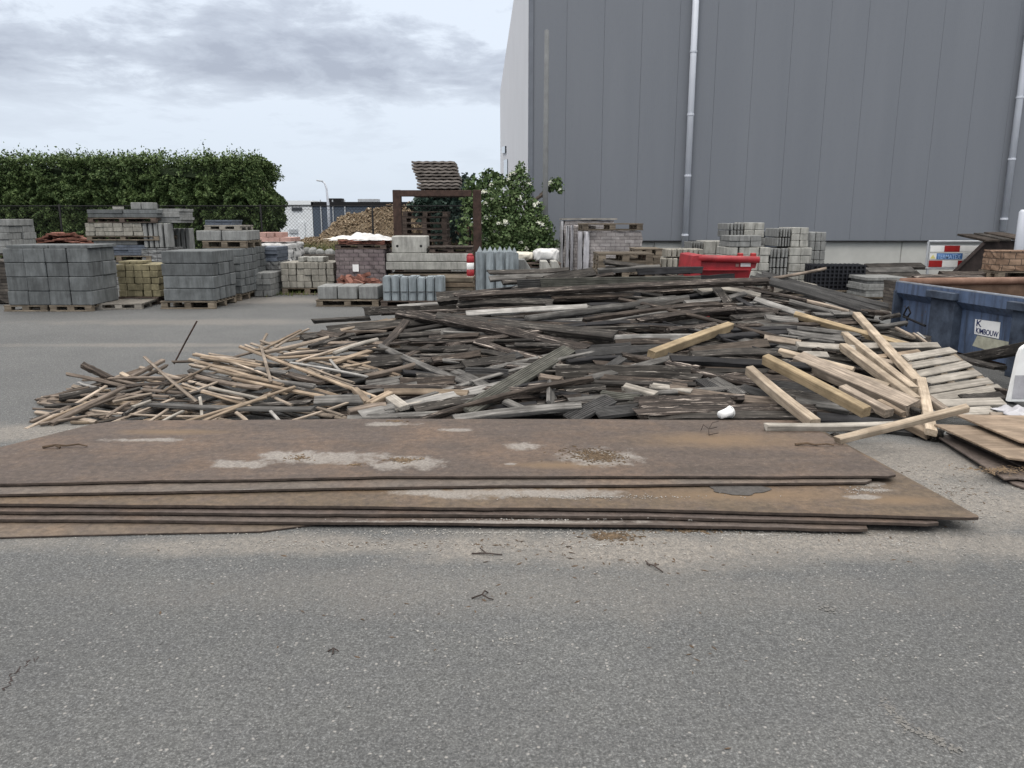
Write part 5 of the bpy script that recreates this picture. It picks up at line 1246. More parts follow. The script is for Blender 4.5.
for k in range(nsh):
    a = 416.5 - max(0, k - 3) * 1.0 + rng.uniform(-1, 1); b = 459 - max(0, k - 4) * 1.1 + rng.uniform(-1, 1); x0, x1 = X(a, D, 175), X(b, D, 175)
    vs, fs = [], []; n = 36; Ld = .95
    for t_ in (0, 1):
        for d_ in (0, 1):
            for i in range(n + 1):
                u = i / n; zz_ = .006 * math.sin(u * 2 * math.pi * 5.5 + (k % 3) * .9) + t_ * step * .60; vs.append((x0 + (x1 - x0) * u, D - .1 + d_ * Ld, z + step * (k + .25) + zz_))
    q = n + 1
    for i in range(n):
        fs += [(i, i + 1, q + i + 1, q + i), (2 * q + i, 3 * q + i, 3 * q + i + 1, 2 * q + i + 1), (i, 2 * q + i, 2 * q + i + 1, i + 1), (q + i, q + i + 1, 3 * q + i + 1, 3 * q + i)]
    fs += [(0, q, 3 * q, 2 * q), (n, 2 * q + n, 3 * q + n, q + n)]
    tag(mesh_obj('corrugated_sheet', pyd('corrugated_sheet', vs, fs), M['tile']), f'wavy grey brown sheet, {ORD[k]} from below, in the leaning stack on the frame', 'corrugated sheet', 'sheets stacked on the steel frame')
# pallets stacked under the frame
D = 20.0
for k in range(9):
    pallet(X(425 + rng.uniform(-1.5, 1.5), D), D, .50 + k * .146, 1.15, .9, f'old dark pallet, {ORD[k]} from below, in the pile seen through the steel frame', 'palletd', 'old pallets seen through the frame')
pack('block_pack', 'block pack', 'low dark pack carrying the old pallets behind the frame', 402, 448, 0, .49, D, 1.0, BM['dark'], 0)
# striped bollard
D = 15.6
p = Vector((X(470.5, D), D, 0)); bo = thing('bollard', 'red and white striped plastic bollard in front of the steel frame', 'bollard', p)
zb, zt = .0, Z(256, D); bm = bmesh.new(); lathe(bm, [(.14, 0), (.14, .05), (.10, .08), (.095, .1)], 16); mesh_obj('bollard_foot', bm_me('bollard_foot', bm, True), M['darkmetal'], bo)
nb = 6; hh = (zt - .1) / nb
for k in range(nb):
    bm = bmesh.new(); lathe(bm, [(.072, .1 + k * hh), (.075, .1 + k * hh + .004), (.075, .1 + (k + 1) * hh - .004), (.072, .1 + (k + 1) * hh - .001)], 16); mesh_obj('stripe', bm_me('stripe', bm, True), M['red'] if k % 2 else M['whitep'], bo)
bm = bmesh.new(); lathe(bm, [(.072, zt), (.055, zt + .03), (.03, zt + .05)], 16); mesh_obj('bollard_cap', bm_me('bollard_cap', bm, True), M['red'], bo)
# pointed posts
D = 14.6
for k in range(8):
    px = 480 + k * 5.0; j = k % 2; bm = bmesh.new(); r_ = .085; zt = Z(252 + (1 if j else 0), D + j * .3)
    q = [(r_ * math.cos(a * math.pi / 4 + .39), r_ * math.sin(a * math.pi / 4 + .39), 0) for a in range(8)]
    prism(bm, q, (0, 0, 0), (0, 0, zt)); v0 = [bm.verts.new((c[0] * .7, c[1] * .7, zt + .005)) for c in q]; tip = bm.verts.new((0, 0, zt + .11))
    for a in range(8): bm.faces.new((v0[a], v0[(a + 1) % 8], tip))
    bm.faces.new(v0[::-1])
    o = mesh_obj('pointed_post', bm_me('pointed_post', bm), M['pale_post']); o.location = (X(px, D + j * .3), D + j * .3, 0); o.rotation_euler = (rng.gauss(0, .008), rng.gauss(0, .008), rng.uniform(0, .4))
    tag(o, f'pale blue grey pointed concrete post, {ORD[k]} from the striped bollard in its bundle', 'post', 'pointed posts by the bollard')
# wedges, brown plate, bags
D = 15.0
pack('block_pack', 'block pack', 'low grey pack behind the heap under the concrete wedges', 516, 566, 0, Z(273, D), D, .9, BM['grey'], 0)
for k, px in enumerate((523, 546, 556)):
    zb = Z(273, D) + .015; bm = bmesh.new(); w_, h_ = (.30, .22, .20)[k], (.24, .21, .21)[k]
    prism(bm, [(-w_ / 2, 0, 0), (w_ / 2, 0, 0), (w_ / 2, 0, h_ * .25), (w_ * .1, 0, h_), (-w_ / 2, 0, h_)], (0, -.02, 0), (0, .5, 0)); bmesh.ops.bevel(bm, geom=list(bm.edges), offset=.008, segments=1, affect='EDGES')
    o = mesh_obj('concrete_wedge', bm_me('concrete_wedge', bm), M['conl'] if k else M['con']); o.location = (X(px, D), D + .02, zb); tag(o, ('grey', 'middle pale', 'smallest pale')[k] + ' slanted concrete wedge beside the pointed posts', 'concrete wedge')
pallet(X(543, 15.7), 15.6, Z(263.5, 15.7) - .08, .72, .7, 'brown pallet under the white bag behind the concrete wedges', 'palletd', h=.09)
pack('block_pack', 'block pack', 'hidden grey pack holding up the pallet with the white bag', 526, 560, 0, Z(263.5, 15.7) - .085, 15.6, .7, BM['grey'], 0)
def bag(px0, px1, z0, z1, D, mat, label, seed):
    bm = bmesh.new(); bmesh.ops.create_icosphere(bm, subdivisions=4, radius=1); r = random.Random(seed); ph = [r.uniform(0, 6) for _ in range(4)]
    a, b = X(px0, D), X(px1, D)
    for v in bm.verts:
        x, y, z = v.co; sq = lambda t_: math.copysign(abs(t_) ** .55, t_)
        q = 1 + .04 * math.sin(6 * x + ph[0] + 4 * z) + .04 * math.sin(9 * y + ph[1] + 5 * x) + .03 * math.sin(14 * x - 8 * z + ph[2])
        v.co = Vector((sq(x) * (b - a) / 2 * q, sq(y) * .3 * q, sq(z) * (z1 - z0) / 2 * q))
    o = mesh_obj('bag', bm_me('bag', bm, True), mat); o.location = ((a + b) / 2, D + .3, (z0 + z1) / 2); tag(o, label, 'bag')
bag(534, 559, Z(262.4, 15.6), Z(249, 15.6), 15.6, M['tarp'], 'white filled bag lying on the brown pallet by the warehouse', 1)
bag(512, 535, Z(261, 15.9), Z(252.5, 15.9), 15.9, M['cream'], 'smaller cream bag beside the white bag and pointed posts', 2)
# wrapped brick packs by the wall
def wrapped(px0, px1, z0, z1, D, L, label, strips):
    o = pack('brick_pack', 'brick pack', label, px0, px1, z0, z1, D, L, BM['wrapped'], 0, .012); w_ = X(px1, D) - X(px0, D)
    for k, (u, sw_) in enumerate(strips):
        bm = rough_box(-w_ / 2 + u * w_, -w_ / 2 + u * w_ + sw_, -L / 2 - .035, -L / 2 - .025, 0, z1 - z0, .006, 5); mesh_obj('wrap_film', bm_me('wrap_film', bm, True), M['film'], o)
    bm = rough_box(-w_ / 2 - .035, -w_ / 2 - .025, -L / 2, L / 2, 0, z1 - z0 - .01, .006, 5); mesh_obj('wrap_film', bm_me('wrap_film', bm, True), M['film'], o)
D = 16.2; pallet((X(583, D) + X(642, D)) / 2, D, 0, 1.2, 1.1, 'pallet under the largest film wrapped brick pack')
wrapped(583.5, 641, .15, Z(231.5, D), D, 1.1, 'largest film wrapped grey brick pack, crowned by a pallet', [(0.0, .11)])
pallet((X(582, D) + X(643, D)) / 2, D - .03, Z(231.5, D) + .02, 1.26, 1.1, 'pallet lying on top of the largest wrapped brick pack')
D = 17.3; wrapped(570, 594, .02, Z(225.5, D), D, .9, 'narrow film wrapped brick pack beside the largest one', [(0.02, .05)])
D = 18.6; wrapped(564, 613, .02, Z(220.8, D), D, 1.1, 'film wrapped brick pack standing closest to the warehouse wall', [])
bm = bmesh.new(); add_box(bm, (0, 0, 0), (1.3, 1.1, .03)); o = mesh_obj('plywood_sheet', bm_me('plywood_sheet', bm), M['slat']); o.location = ((X(564, D) + X(613, D)) / 2, D + .52, Z(220.3, D) + .03); tag(o, 'pale board covering the brick pack nearest the warehouse wall', 'board')
# pallets and kerbs behind the crest
D = 13.2; 
for k in range(7): pallet(X(625 + rng.uniform(-1.5, 1.5), D), D, .03 + k * .145, .94, .9, f'grey worn pallet, {ORD[k]} from below, stacked before the wrapped bricks', 'pallet', 'worn pallets before the wrapped bricks')
D = 14.8
for k in range(6): pallet(X(648 + rng.uniform(-1, 1), D), D, .2 + k * .145, .52, .8, f'narrow worn pallet, {ORD[k]} from below, between pallets and kerbs', 'pallet', 'narrow worn pallets')
D = 15.8
stack('kerb_stone', 'kerb stone', 'brown grey kerb slab', 'in the row by the red skip', 655, 708, .15, Z(258, D) , D, .9, 9, 1, 1, 'conw', .03, .006)
stack('kerb_stone', 'kerb stone', 'raised kerb slab', 'in the upper row by the red skip', 667, 704, Z(257.5, D), Z(249, D), D + .05, .7, 7, 1, 1, 'conw', .028, .006)
D = 19.6
stack('concrete_block', 'concrete block', 'pale hollow block', 'near the downpipe', 690, 703, 0.1, Z(241.5, D), D, .9, 5, 1, 3, 'con', .045, .004)
stack('concrete_block', 'concrete block', 'pale solid block', 'near the downpipe', 703.5, 728, 0.1, Z(241, D), D, .9, 2, 1, 3, 'conl', .01, .004)
# the red skip
def skip():
    D = 12.4; x0, x1 = X(689, D), X(757, D); zt = Z(255, D); w_ = x1 - x0
    o = thing('tipping_skip', 'bright red steel tipping skip with a white sticker behind the heap', 'skip', ((x0 + x1) / 2, D, 0))
    bm = bmesh.new(); prism(bm, [(-w_ / 2 + .15, -.02, zt - .2), (w_ / 2 - .10, -.02, zt - .2), (w_ / 2 - .22, .16, .12), (-w_ / 2 + .15, .16, .12)], (0, 0, 0), (0, .9, 0)); mesh_obj('skip_body', bm_me('skip_body', bm), M['red'], o)
    bm = bmesh.new(); tube(bm, [(-w_ / 2 + .12, -.03, zt - .045), (w_ / 2, -.03, zt - .075)], .055, 12); mesh_obj('front_rim', bm_me('front_rim', bm, True), M['red'], o)
    bm = bmesh.new(); prism(bm, [(-w_ / 2 + .14, 0, zt - .09), (w_ / 2 - .02, 0, zt - .12), (w_ / 2 - .04, 0, zt - .21), (-w_ / 2 + .14, 0, zt - .21)], (0, .0, 0), (0, .06, 0)); mesh_obj('front_panel', bm_me('front_panel', bm), M['red'], o)
    bm = bmesh.new(); add_box(bm, (0, -.03, zt - .225), (w_ - .30, .10, .022)); mesh_obj('ledge', bm_me('ledge', bm), M['red'], o)
    bm = bmesh.new(); prism(bm, [(-w_ / 2, 0, zt - .24), (-w_ / 2 + .02, 0, zt), (-w_ / 2 + .17, 0, zt + .01), (-w_ / 2 + .16, 0, .15), (-w_ / 2 + .06, 0, .15)], (0, -.07, 0), (0, .85, 0)); bmesh.ops.bevel(bm, geom=list(bm.edges), offset=.012, segments=1, affect='EDGES'); mesh_obj('end_plate', bm_me('end_plate', bm), M['red'], o)
    for q in (.30, .49):
        bm = bmesh.new(); add_box(bm, (q * w_ - .06, .05, zt + .0), (.075, .10, .06), None, .01); mesh_obj('lug', bm_me('lug', bm), M['redsign'], o)
    bm = bmesh.new(); add_box(bm, (w_ / 2 - .20, -.008, zt - .155), (.16, .008, .055)); mesh_obj('sticker', bm_me('sticker', bm), M['whitep'], o)
    bm = bmesh.new(); add_box(bm, (w_ / 2 - .335, -.008, zt - .16), (.05, .008, .045)); mesh_obj('sticker', bm_me('sticker', bm), M['pink'], o)
    for s_ in (-.28, .22):
        bm = bmesh.new(); add_box(bm, (s_, .45, .06), (.18, .95, .12), None, .008); mesh_obj('fork_pocket', bm_me('fork_pocket', bm), M['redsign'], o)
skip()
# block stacks right of the skip
D = 18.2
S_ = lambda *a, **k: stack('concrete_block', 'concrete block', *a, **k)
S_('slotted pale block', 'atop the tallest stack', 727, 744, Z(237.5, D), Z(223, D), D, .9, 5, 1, 2, 'con', .03, .004)
S_('plain pale block', 'atop the tallest stack', 744.5, 765, Z(237.5, D), Z(222.5, D), D, .9, 2, 1, 2, 'conl', .01, .004)
S_('plain grey block', 'below the tallest stack top', 728, 764, 0.02, Z(238, D), D, .9, 3, 1, 8, 'con', .012, .004)
D = 16.8
S_('pale slab block', 'in the upper stepped stack', 729, 762, Z(247, D), Z(235.5, D), D, .7, 3, 1, 2, 'con', .012, .01)
S_('pale wide block', 'in the lower stepped stack', 726, 769, 0.02, Z(247.5, D), D, .9, 4, 1, 6, 'conl', .010, .008)
D = 17.0
S_('slotted pale block', 'atop the second tall stack', 777, 791, Z(247, D), Z(228, D), D, .9, 5, 1, 2, 'con', .03, .004)
S_('plain pale block', 'atop the second tall stack', 791.5, 808.5, Z(247, D), Z(227.5, D), D, .9, 2, 1, 3, 'conl', .01, .004)
S_('narrow dark block', 'between both tall stacks', 764.5, 777, 0.5, Z(231.5, 18.6), 18.6, .5, 1, 1, 6, 'cond', .01, .004)
S_('slotted grey block', 'in the second stack base', 769, 788, .15, Z(248, D), D - .1, .9, 5, 1, 4, 'con', .03, .004)
S_('plain light block', 'in the second stack base', 788.5, 811.5, .15, Z(247.5, D), D - .1, .9, 2, 1, 5, 'conl', .01, .005)
pallet((X(768, D) + X(812, D)) / 2, D - .1, 0, .95, .9, 'pallet under the broad base of the second tall block stack')
S_('greenish grey block', 'in the outermost stack', 808.5, 825, .02, Z(232, 18.4), 18.4, .9, 3, 1, 6, 'con', .012, .004)
pallet(X(792, 13.6), 13.4, .36, .72, .8, 'pale pallet lying behind the heap below the light blocks', 'slat')
for k in range(2): pallet(X(791, 13.6), 13.42, .04 + k * .15, .74, .8, f'worn pallet, {ORD[k]} from below, under the pale pallet behind the heap', 'pallet')
# black plastic grid stack, grey slabs, boards
D = 16.3
pallet((X(811, D) + X(866, D)) / 2, D, 0, 1.15, .9, 'pallet under the black plastic grid panels')
gx0, gx1, gz0, gz1 = X(811.5, D), X(865.5, D), .15, Z(265, D)
for k in range(4):
    bm = bmesh.new(); w_ = gx1 - gx0; h_ = gz1 - gz0
    for i in range(13): add_box(bm, (-w_ / 2 + .02 + (w_ - .04) * i / 12, 0, 0), (.028, .05, h_))
    for i in range(7): add_box(bm, (0, .002, -h_ / 2 + .02 + (h_ - .04) * i / 6), (w_, .046, .028))
    add_box(bm, (0, .035, 0), (w_ - .02, .015, h_ - .02))
    o = mesh_obj('grid_panel', bm_me('grid_panel', bm), M['blackp']); o.location = ((gx0 + gx1) / 2 + rng.gauss(0, .006), D + .06 + k * .11, (gz0 + gz1) / 2 + .004 * k)
    tag(o, f'black plastic grid panel, {ORD[k]} from the front, standing on its pallet', 'grid panel', 'black grid panels on the pallet')
D = 15.4
pallet((X(867, D) + X(905, D)) / 2, D, 0, .95, .9, 'pallet under the pale grey slabs beside the blue container', h=.09)
stack('concrete_slab', 'slab', 'pale grey flat slab', 'beside the blue container', 866, 907, .092, Z(277.5, D), D, .85, 2, 1, 6, 'con', .006, .03, .2)
for k, (a, b, z_, y_, mt, lb_) in enumerate(((866, 922, Z(267, 18.3), 18.3, 'dark', 'dark long board along the plinth, the higher one'), (866, 912, Z(271, 17.8), 17.8, 'grey', 'grey long board along the plinth'), (864, 918, Z(275, 17.6), 17.6, 'dark', 'dark long board along the plinth, the lower one'), (868, 915, .3, 17.4, 'brown', 'brown long board lowest along the plinth'))):
    plank(Vector((X(a, y_), y_, z_)), Vector((X(b, y_), y_, z_ + .02)), .3, .07, mt, 'wooden_board', lb_ + ' behind the grid panels', None)
pack('block_pack', 'block pack', 'low dark pack under the long boards along the plinth', 868, 926, 0, .24, 17.2, 1.2, BM['dark'], 0)
film('plastic_sheet', G(878, 301), 0, 0, .22, .12, .05, M['tarp'], 'white plastic sheet scrap on the ground before the pale slabs', 'plastic sheet', 12)
film('plastic_sheet', G(855, 296.5), 0, 0, .16, .2, .04, M['film'], 'small white scrap on the ground below the grid panels', 'plastic sheet', 13)
# the traffic barrier sign
def barrier():
    D = 19.6; x0, x1 = X(928, D, 255), X(982, D, 255); z0, z1 = Z(268.5, D), Z(241.5, D); w_ = x1 - x0
    o = thing('traffic_barrier', 'red, white and blue traffic barrier sign in a grey frame by the plinth', 'barrier', (x0, D, 0))
    bm = bmesh.new()
    for (a, b) in (((0, z0), (0, z1)), ((w_, z0), (w_, z1)), ((0, z1), (w_, z1)), ((0, z0), (w_, z0))): tube(bm, [(a[0], .04, a[1]), (b[0], .04, b[1])], .028, 6)
    add_box(bm, (.06, .05, z0 / 2), (.05, .05, z0)); add_box(bm, (w_ - .06, .05, z0 / 2), (.05, .05, z0)); add_box(bm, (.06, -.05, .03), (.08, .6, .05)); add_box(bm, (w_ - .06, -.05, .03), (.08, .6, .05)); mesh_obj('frame', bm_me('frame', bm), M['steel'], o)
    rows = [(245.5, 252, [('whitep', 930, 944), ('redsign', 944, 959.5), ('whitep', 959.5, 981)]), (253.2, 259.6, [('whitep', 930, 937), ('bluesign', 937, 963), ('whitep', 963, 981)]), (260.4, 267.2, [('redsign', 930, 943.5), ('whitep', 943.5, 959), ('redsign', 959, 981)])]
    for a, b, cells in rows:
        bd = bmesh.new(); add_box(bd, (w_ / 2, .035, (Z(a, D) + Z(b, D)) / 2), (w_ - .06, .02, Z(a, D) - Z(b, D) + .006)); pl = mesh_obj('board', bm_me('board', bd), M['steel'], o)
        for m_, u, v in cells:
            bm = bmesh.new(); add_box(bm, ((X(u, D, 255) + X(v, D, 255)) / 2 - x0, .02, (Z(a, D) + Z(b, D)) / 2), (X(v, D, 255) - X(u, D, 255) - .004, .012, Z(a, D) - Z(b, D) - .01)); mesh_obj('panel', bm_me('panel', bm), M[m_], pl)
    me = text_me('TERMATEX', .15); wd = max(v.co.x for v in me.vertices); t_ = mesh_obj('lettering', me, M['blueletter'], o); k = (X(961, D, 255) - X(938, D, 255)) / wd
    t_.matrix_local = Matrix.Translation((X(938, D, 255) - x0, .012, Z(258.8, D))) @ Matrix.Rotation(R(90), 4, 'X') @ Matrix.Diagonal((k, 1, 1, 1))
    bm = bmesh.new(); c_ = (X(933.4, D, 255) - x0, .011, Z(257, D)); prism(bm, [(c_[0] - .07, c_[1], c_[2] - .04), (c_[0] + .07, c_[1], c_[2] - .04), (c_[0], c_[1], c_[2] + .06)], (0, 0, 0), (0, .004, 0)); mesh_obj('emblem', bm_me('emblem', bm), M['yel'], o)
barrier()
# dark slanted steel skip with boards on it
def darkskip():
    D = 18.2; pts = [W(986, 241.5, D), W(1062, 241.5, D), W(1062, 290, D), W(938, 290, D)]; base = Vector((pts[3].x, D, 0))
    o = thing('steel_skip', 'dark rusty steel skip with a slanted side before the traffic barrier', 'skip', base)
    bm = bmesh.new(); prism(bm, [Vector((q.x - base.x, 0, max(q.z, .02))) for q in pts], (.03 * pts[0].x / D, .03, 0), (1.0 * pts[0].x / D, 1.0, 0)); mesh_obj('skip_body', bm_me('skip_body', bm), M['rust_dark'], o)
    a, b = pts[0] - base, pts[3] - base; bm = bmesh.new(); tube(bm, [(a.x, .0, a.z), (b.x, 0, max(b.z, .05))], .045, 6); mesh_obj('edge_bar', bm_me('edge_bar', bm), M['rust_dark'], o)
    return D
darkskip()
for k, (a, b) in enumerate(((980, 996), (997, 1007), (1008, 1030))):
    D = 18.1; bm = bmesh.new(); add_box(bm, (0, 0, 0), (X(b, D) - X(a, D) - .03, 1.2, .05), None, .005); o = mesh_obj('wooden_board', bm_me('wooden_board', bm), M['brown' if k != 1 else 'dark']); o.location = ((X(a, D) + X(b, D)) / 2, D + .6, Z(240.5, D) + .05 + .02 * k); o.rotation_euler = (.10, 0, rng.gauss(0, .04)); tag(o, f'brown weathered board, {ORD[k]} from left, lying over the dark steel skip', 'board')
bm = bmesh.new(); lathe(bm, [(.085, 0), (.085, 1.75), (.05, 1.8)], 12, (X(1021.5, 15.5, 230), 15.5, 0)); tag(mesh_obj('steel_post', bm_me('steel_post', bm, True), M['pipe']), 'light grey round steel post at the edge behind the brown bricks', 'post')
# brown bricks and rusty beam behind the container
D = 14.0
pack('brick_pack', 'brick pack', 'brown brick pack on a pallet behind the blue container', 1001, 1060, Z(272.5, D) + .02, Z(251, D), D, .55, BM['brown'], 0, .005)
pallet((X(999, D) + X(1062, D)) / 2, D, Z(272.5, D) - .13, 1.2, .6, 'pallet under the brown brick pack')
pack('brick_pack', 'brick pack', 'lower brown brick pack half hidden by the blue container', 985, 1060, .0, Z(272.5, D) - .135, D - .02, .6, BM['brown'], 0, .005)
for k, (a, b, y_, mt) in enumerate(((941, 984, 275, 'brown'), (912, 984, 279.5, 'rotten'))):
    plank(W(a, y_, 13.4 - k * .5), W(b, y_, 13.4 - k * .5), .14, .11, mt, 'timber_beam', ('upper', 'lower')[k] + ' brown timber sleeper lying behind the blue container', None)
pack('block_pack', 'block pack', 'dark pack behind the blue container under the brown sleepers', 905, 962, 0, Z(283, 13.3), 13.25, .8, BM['dark'], 0)

# ------------------------------------------------------------------ greenery
def leaves(pts, size, seed, up=.0, asp=2.2):
    """A small folded leaf or spray at every point."""
    g = np.random.default_rng(seed); n = len(pts); P_ = np.array(pts)
    d = g.normal(size=(n, 3)); d[:, 2] = d[:, 2] * .8 + up; d /= np.linalg.norm(d, axis=1)[:, None]
    e = np.cross(d, g.normal(size=(n, 3))); e /= np.linalg.norm(e, axis=1)[:, None] + 1e-9
    s = size * g.uniform(.5, 1.35, (n, 1)); nrm = np.cross(d, e)
    A_, B_, C_, D_2 = P_ - d * s * .5, P_ + e * s / asp + nrm * s * .12, P_ + d * s * .55, P_ - e * s / asp + nrm * s * .12
    V = np.stack([A_, B_, C_, D_2], 1).reshape(-1, 3); Fq = np.arange(n * 4).reshape(-1, 4)
    me = bpy.data.meshes.new('foliage'); me.vertices.add(n * 4); me.vertices.foreach_set('co', V.ravel()); me.loops.add(n * 4); me.polygons.add(n)
    me.loops.foreach_set('vertex_index', Fq.ravel()); me.polygons.foreach_set('loop_start', np.arange(0, n * 4, 4)); me.update(); me.validate(); return me
g = np.random.default_rng(3)
DH = 25.0; hx1 = W(270, 190, DH).x; hx0 = W(-190, 190, DH).x; hz = W(150, 160, DH).z
pts = []
N = 265000
u = g.uniform(0, 1, N); x = hx0 + (hx1 - hx0) * u
z0_ = g.uniform(0, 1, N) * 4; z = hz * (z0_ / 4) ** .85
# undulating face: plants stand about .8 m apart
lump = .10 * np.sin(x * 2 * np.pi / .83 + 1.3 * np.sin(x * .7)) + .10 * np.sin(x * 2 * np.pi / .41 + 2 + z0_ * 2.3)
bulge = .09 * np.sin(z * 5 + 3 * np.sin(x * 1.7)) + .10 * np.sin(z * 10 + 4 * np.sin(x * 3.1)) + .08 * np.sin(z * 21 + 5 * np.sin(x * 5.3))
topz = hz + .07 * np.sin(x * 2 * np.pi / .83 + 1) + .07 * np.sin(x * 1.3) + .05 * np.sin(x * 9.1)
depth = np.abs(g.normal(0, .22, N))
yy = DH - lump - bulge + depth
z = z / hz * topz
endr = np.clip((hx1 - x) / .5, 0, 1); yy += (1 - endr) ** 2 * .9
m = z > topz - .5; yy[m] += g.uniform(0, 1.3, m.sum())
xx = x + np.where(x > hx1 - .4, .18 * np.sin(z * 4) + .12 * np.sin(z * 9) - (z / hz) ** 3 * .32 , 0)
body = np.stack([xx, yy, z], 1)
# right end face
n2 = 16000; z2 = hz * g.uniform(0, 1, n2); y2 = DH + g.uniform(0, 1.6, n2); x2 = hx1 + .12 * np.sin(z2 * 4) + .1 * np.sin(z2 * 9 + y2 * 5) - np.abs(g.normal(0, .2, n2)) - (z2 / hz) ** 3 * .35
# shoots above the clipped top
sh = []
for k in range(520):
    sx_ = g.uniform(hx0, hx1 - .3); L_s = abs(g.normal(.12, .12)) + .05; lean = g.normal(0, .12, 2)
    if g.random() < .02: L_s += .22
    for q in np.linspace(-.3, 1, 18): sh.append((sx_ + lean[0] * q + g.normal(0, .016 * (1.3 - q)), DH + .35 + g.normal(0, .3) + lean[1] * q, hz + .0 + L_s * q))
allp = np.concatenate([body, np.stack([x2, y2, z2], 1), np.array(sh)])
hedge = thing('hedge', 'tall clipped dark green conifer hedge behind the fence', 'hedge', ((hx0 + hx1) / 2, DH, 0))
off = np.array([(hx0 + hx1) / 2, DH, 0])
o = mesh_obj('foliage', leaves(allp - off, .09, 5, .5, 3.4), M['hedge'], hedge)
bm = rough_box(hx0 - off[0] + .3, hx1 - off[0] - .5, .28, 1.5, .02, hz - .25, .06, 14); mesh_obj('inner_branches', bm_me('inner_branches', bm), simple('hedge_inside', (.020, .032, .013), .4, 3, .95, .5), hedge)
for k in range(14):
    bm = bmesh.new(); tx = hx0 - off[0] + .5 + k * (hx1 - hx0 - .8) / 13; tube(bm, [(tx, .25, 0), (tx + .03, .3, 1.2), (tx, .3, 2.6)], [.06, .05, .03], 6); mesh_obj('trunk', bm_me('trunk', bm), M['bark'], hedge)
def bush(name, label, cat, base, blobs, n, leaf, mat, seed, trunks, flowers=0, up=.1):
    r = np.random.default_rng(seed); o = thing(name, label, cat, base); b = np.array(base); out = []; tot = sum(q[3] * q[3] for q in blobs)
    for (cx_, cy_, cz_, rr, sq_) in blobs:
        k = int(n * rr * rr / tot); d = r.normal(size=(k, 3)); d /= np.linalg.norm(d, axis=1)[:, None]
        rad = rr * ((r.uniform(.35, 1.0, (k, 1)) ** .5 + np.abs(r.normal(0, .09, (k, 1))))) * (1 + .20 * np.sin(d[:, :1] * 7 + seed) + .16 * np.sin(d[:, 2:] * 9 + 1) + .1 * np.sin(d[:, 1:2] * 11))
        out.append(np.array([cx_, cy_, cz_]) - b + d * rad * np.array([1, .8, sq_]))
    p_ = np.concatenate(out); p_ = p_[p_[:, 2] > .02]
    mesh_obj('crown', leaves(p_, leaf, seed + 1, up), M[mat], o)
    for t_ in trunks:
        bm = bmesh.new(); q = [Vector(v) - Vector(base) for v in t_]; tube(bm, q, [.07 * (1 - .75 * i / (len(q) - 1)) for i in range(len(q))], 6); mesh_obj('trunk', bm_me('trunk', bm), M['bark'], o)
    for k in range(flowers):
        bl = blobs[r.integers(len(blobs))]; d = r.normal(size=3); d[1] = -abs(d[1]) - .2; d[2] = abs(d[2]) + .1; d /= np.linalg.norm(d); c_ = np.array(bl[:3]) - b + d * bl[3] * np.array([1, .8, bl[4]]) * 1.0
        bm = bmesh.new(); rr = r.uniform(.035, .07)
        for q in range(22):
            a = r.uniform(0, 6.28); ra = rr * math.sqrt(r.random()); add_box(bm, (c_[0] + ra * math.cos(a), c_[1] + ra * math.sin(a), c_[2] + r.normal() * .02 - (ra / rr) ** 2 * .03), (.026, .026, .014), Matrix.Rotation(r.uniform(0, 3), 3, 'Z'))
        mesh_obj('blossom', bm_me('blossom', bm), M['white_fl'], o)
    return o
DB = 19.6
def bp(px, py, r_px, sq_=1.0, D=DB, dy=0):
    q = W(px, py, D + dy); r_px *= .8 if abs(D - DB) < .1 else 1
    return (q.x, q.y, q.z, r_px * D / F, sq_)
bush('elder_bush', 'green elder bush with white blossoms growing at the warehouse corner', 'bush', (X(515, DB), DB, 0),
     [bp(514, 234, 25), bp(500, 226, 18), bp(530, 230, 20), bp(517, 202, 15, 1.3), bp(519, 182, 12, 1.3), bp(520, 170, 5.5, 1.6), bp(500, 203, 15), bp(538, 245, 20), bp(502, 250, 26), bp(525, 255, 24), bp(487, 248, 13), bp(486, 224, 9, 1), bp(535, 208, 9), bp(478, 212, 5, .8), bp(483, 194, 6, .9, DB, .6), bp(496, 188, 7, 1.2, DB, .6), bp(542, 225, 10), bp(509, 180, 5, 1.5), bp(528, 190, 6, 1.5), bp(492, 205, 8, 1.2), bp(516, 280, 30), bp(536, 275, 22)],
     27000, .068, 'elder', 21, [[(X(515, DB), DB, 0), (X(514, DB), DB, .9), (X(516, DB), DB + .05, 2.2), (X(519, DB), DB, 3.0)], [(X(517, DB), DB, 0), (X(505, DB), DB, 1.2), (X(498, DB), DB, 2.2)], [(X(517, DB), DB, 0), (X(532, DB), DB, 1.2), (X(540, DB), DB, 2.0)]], 36)
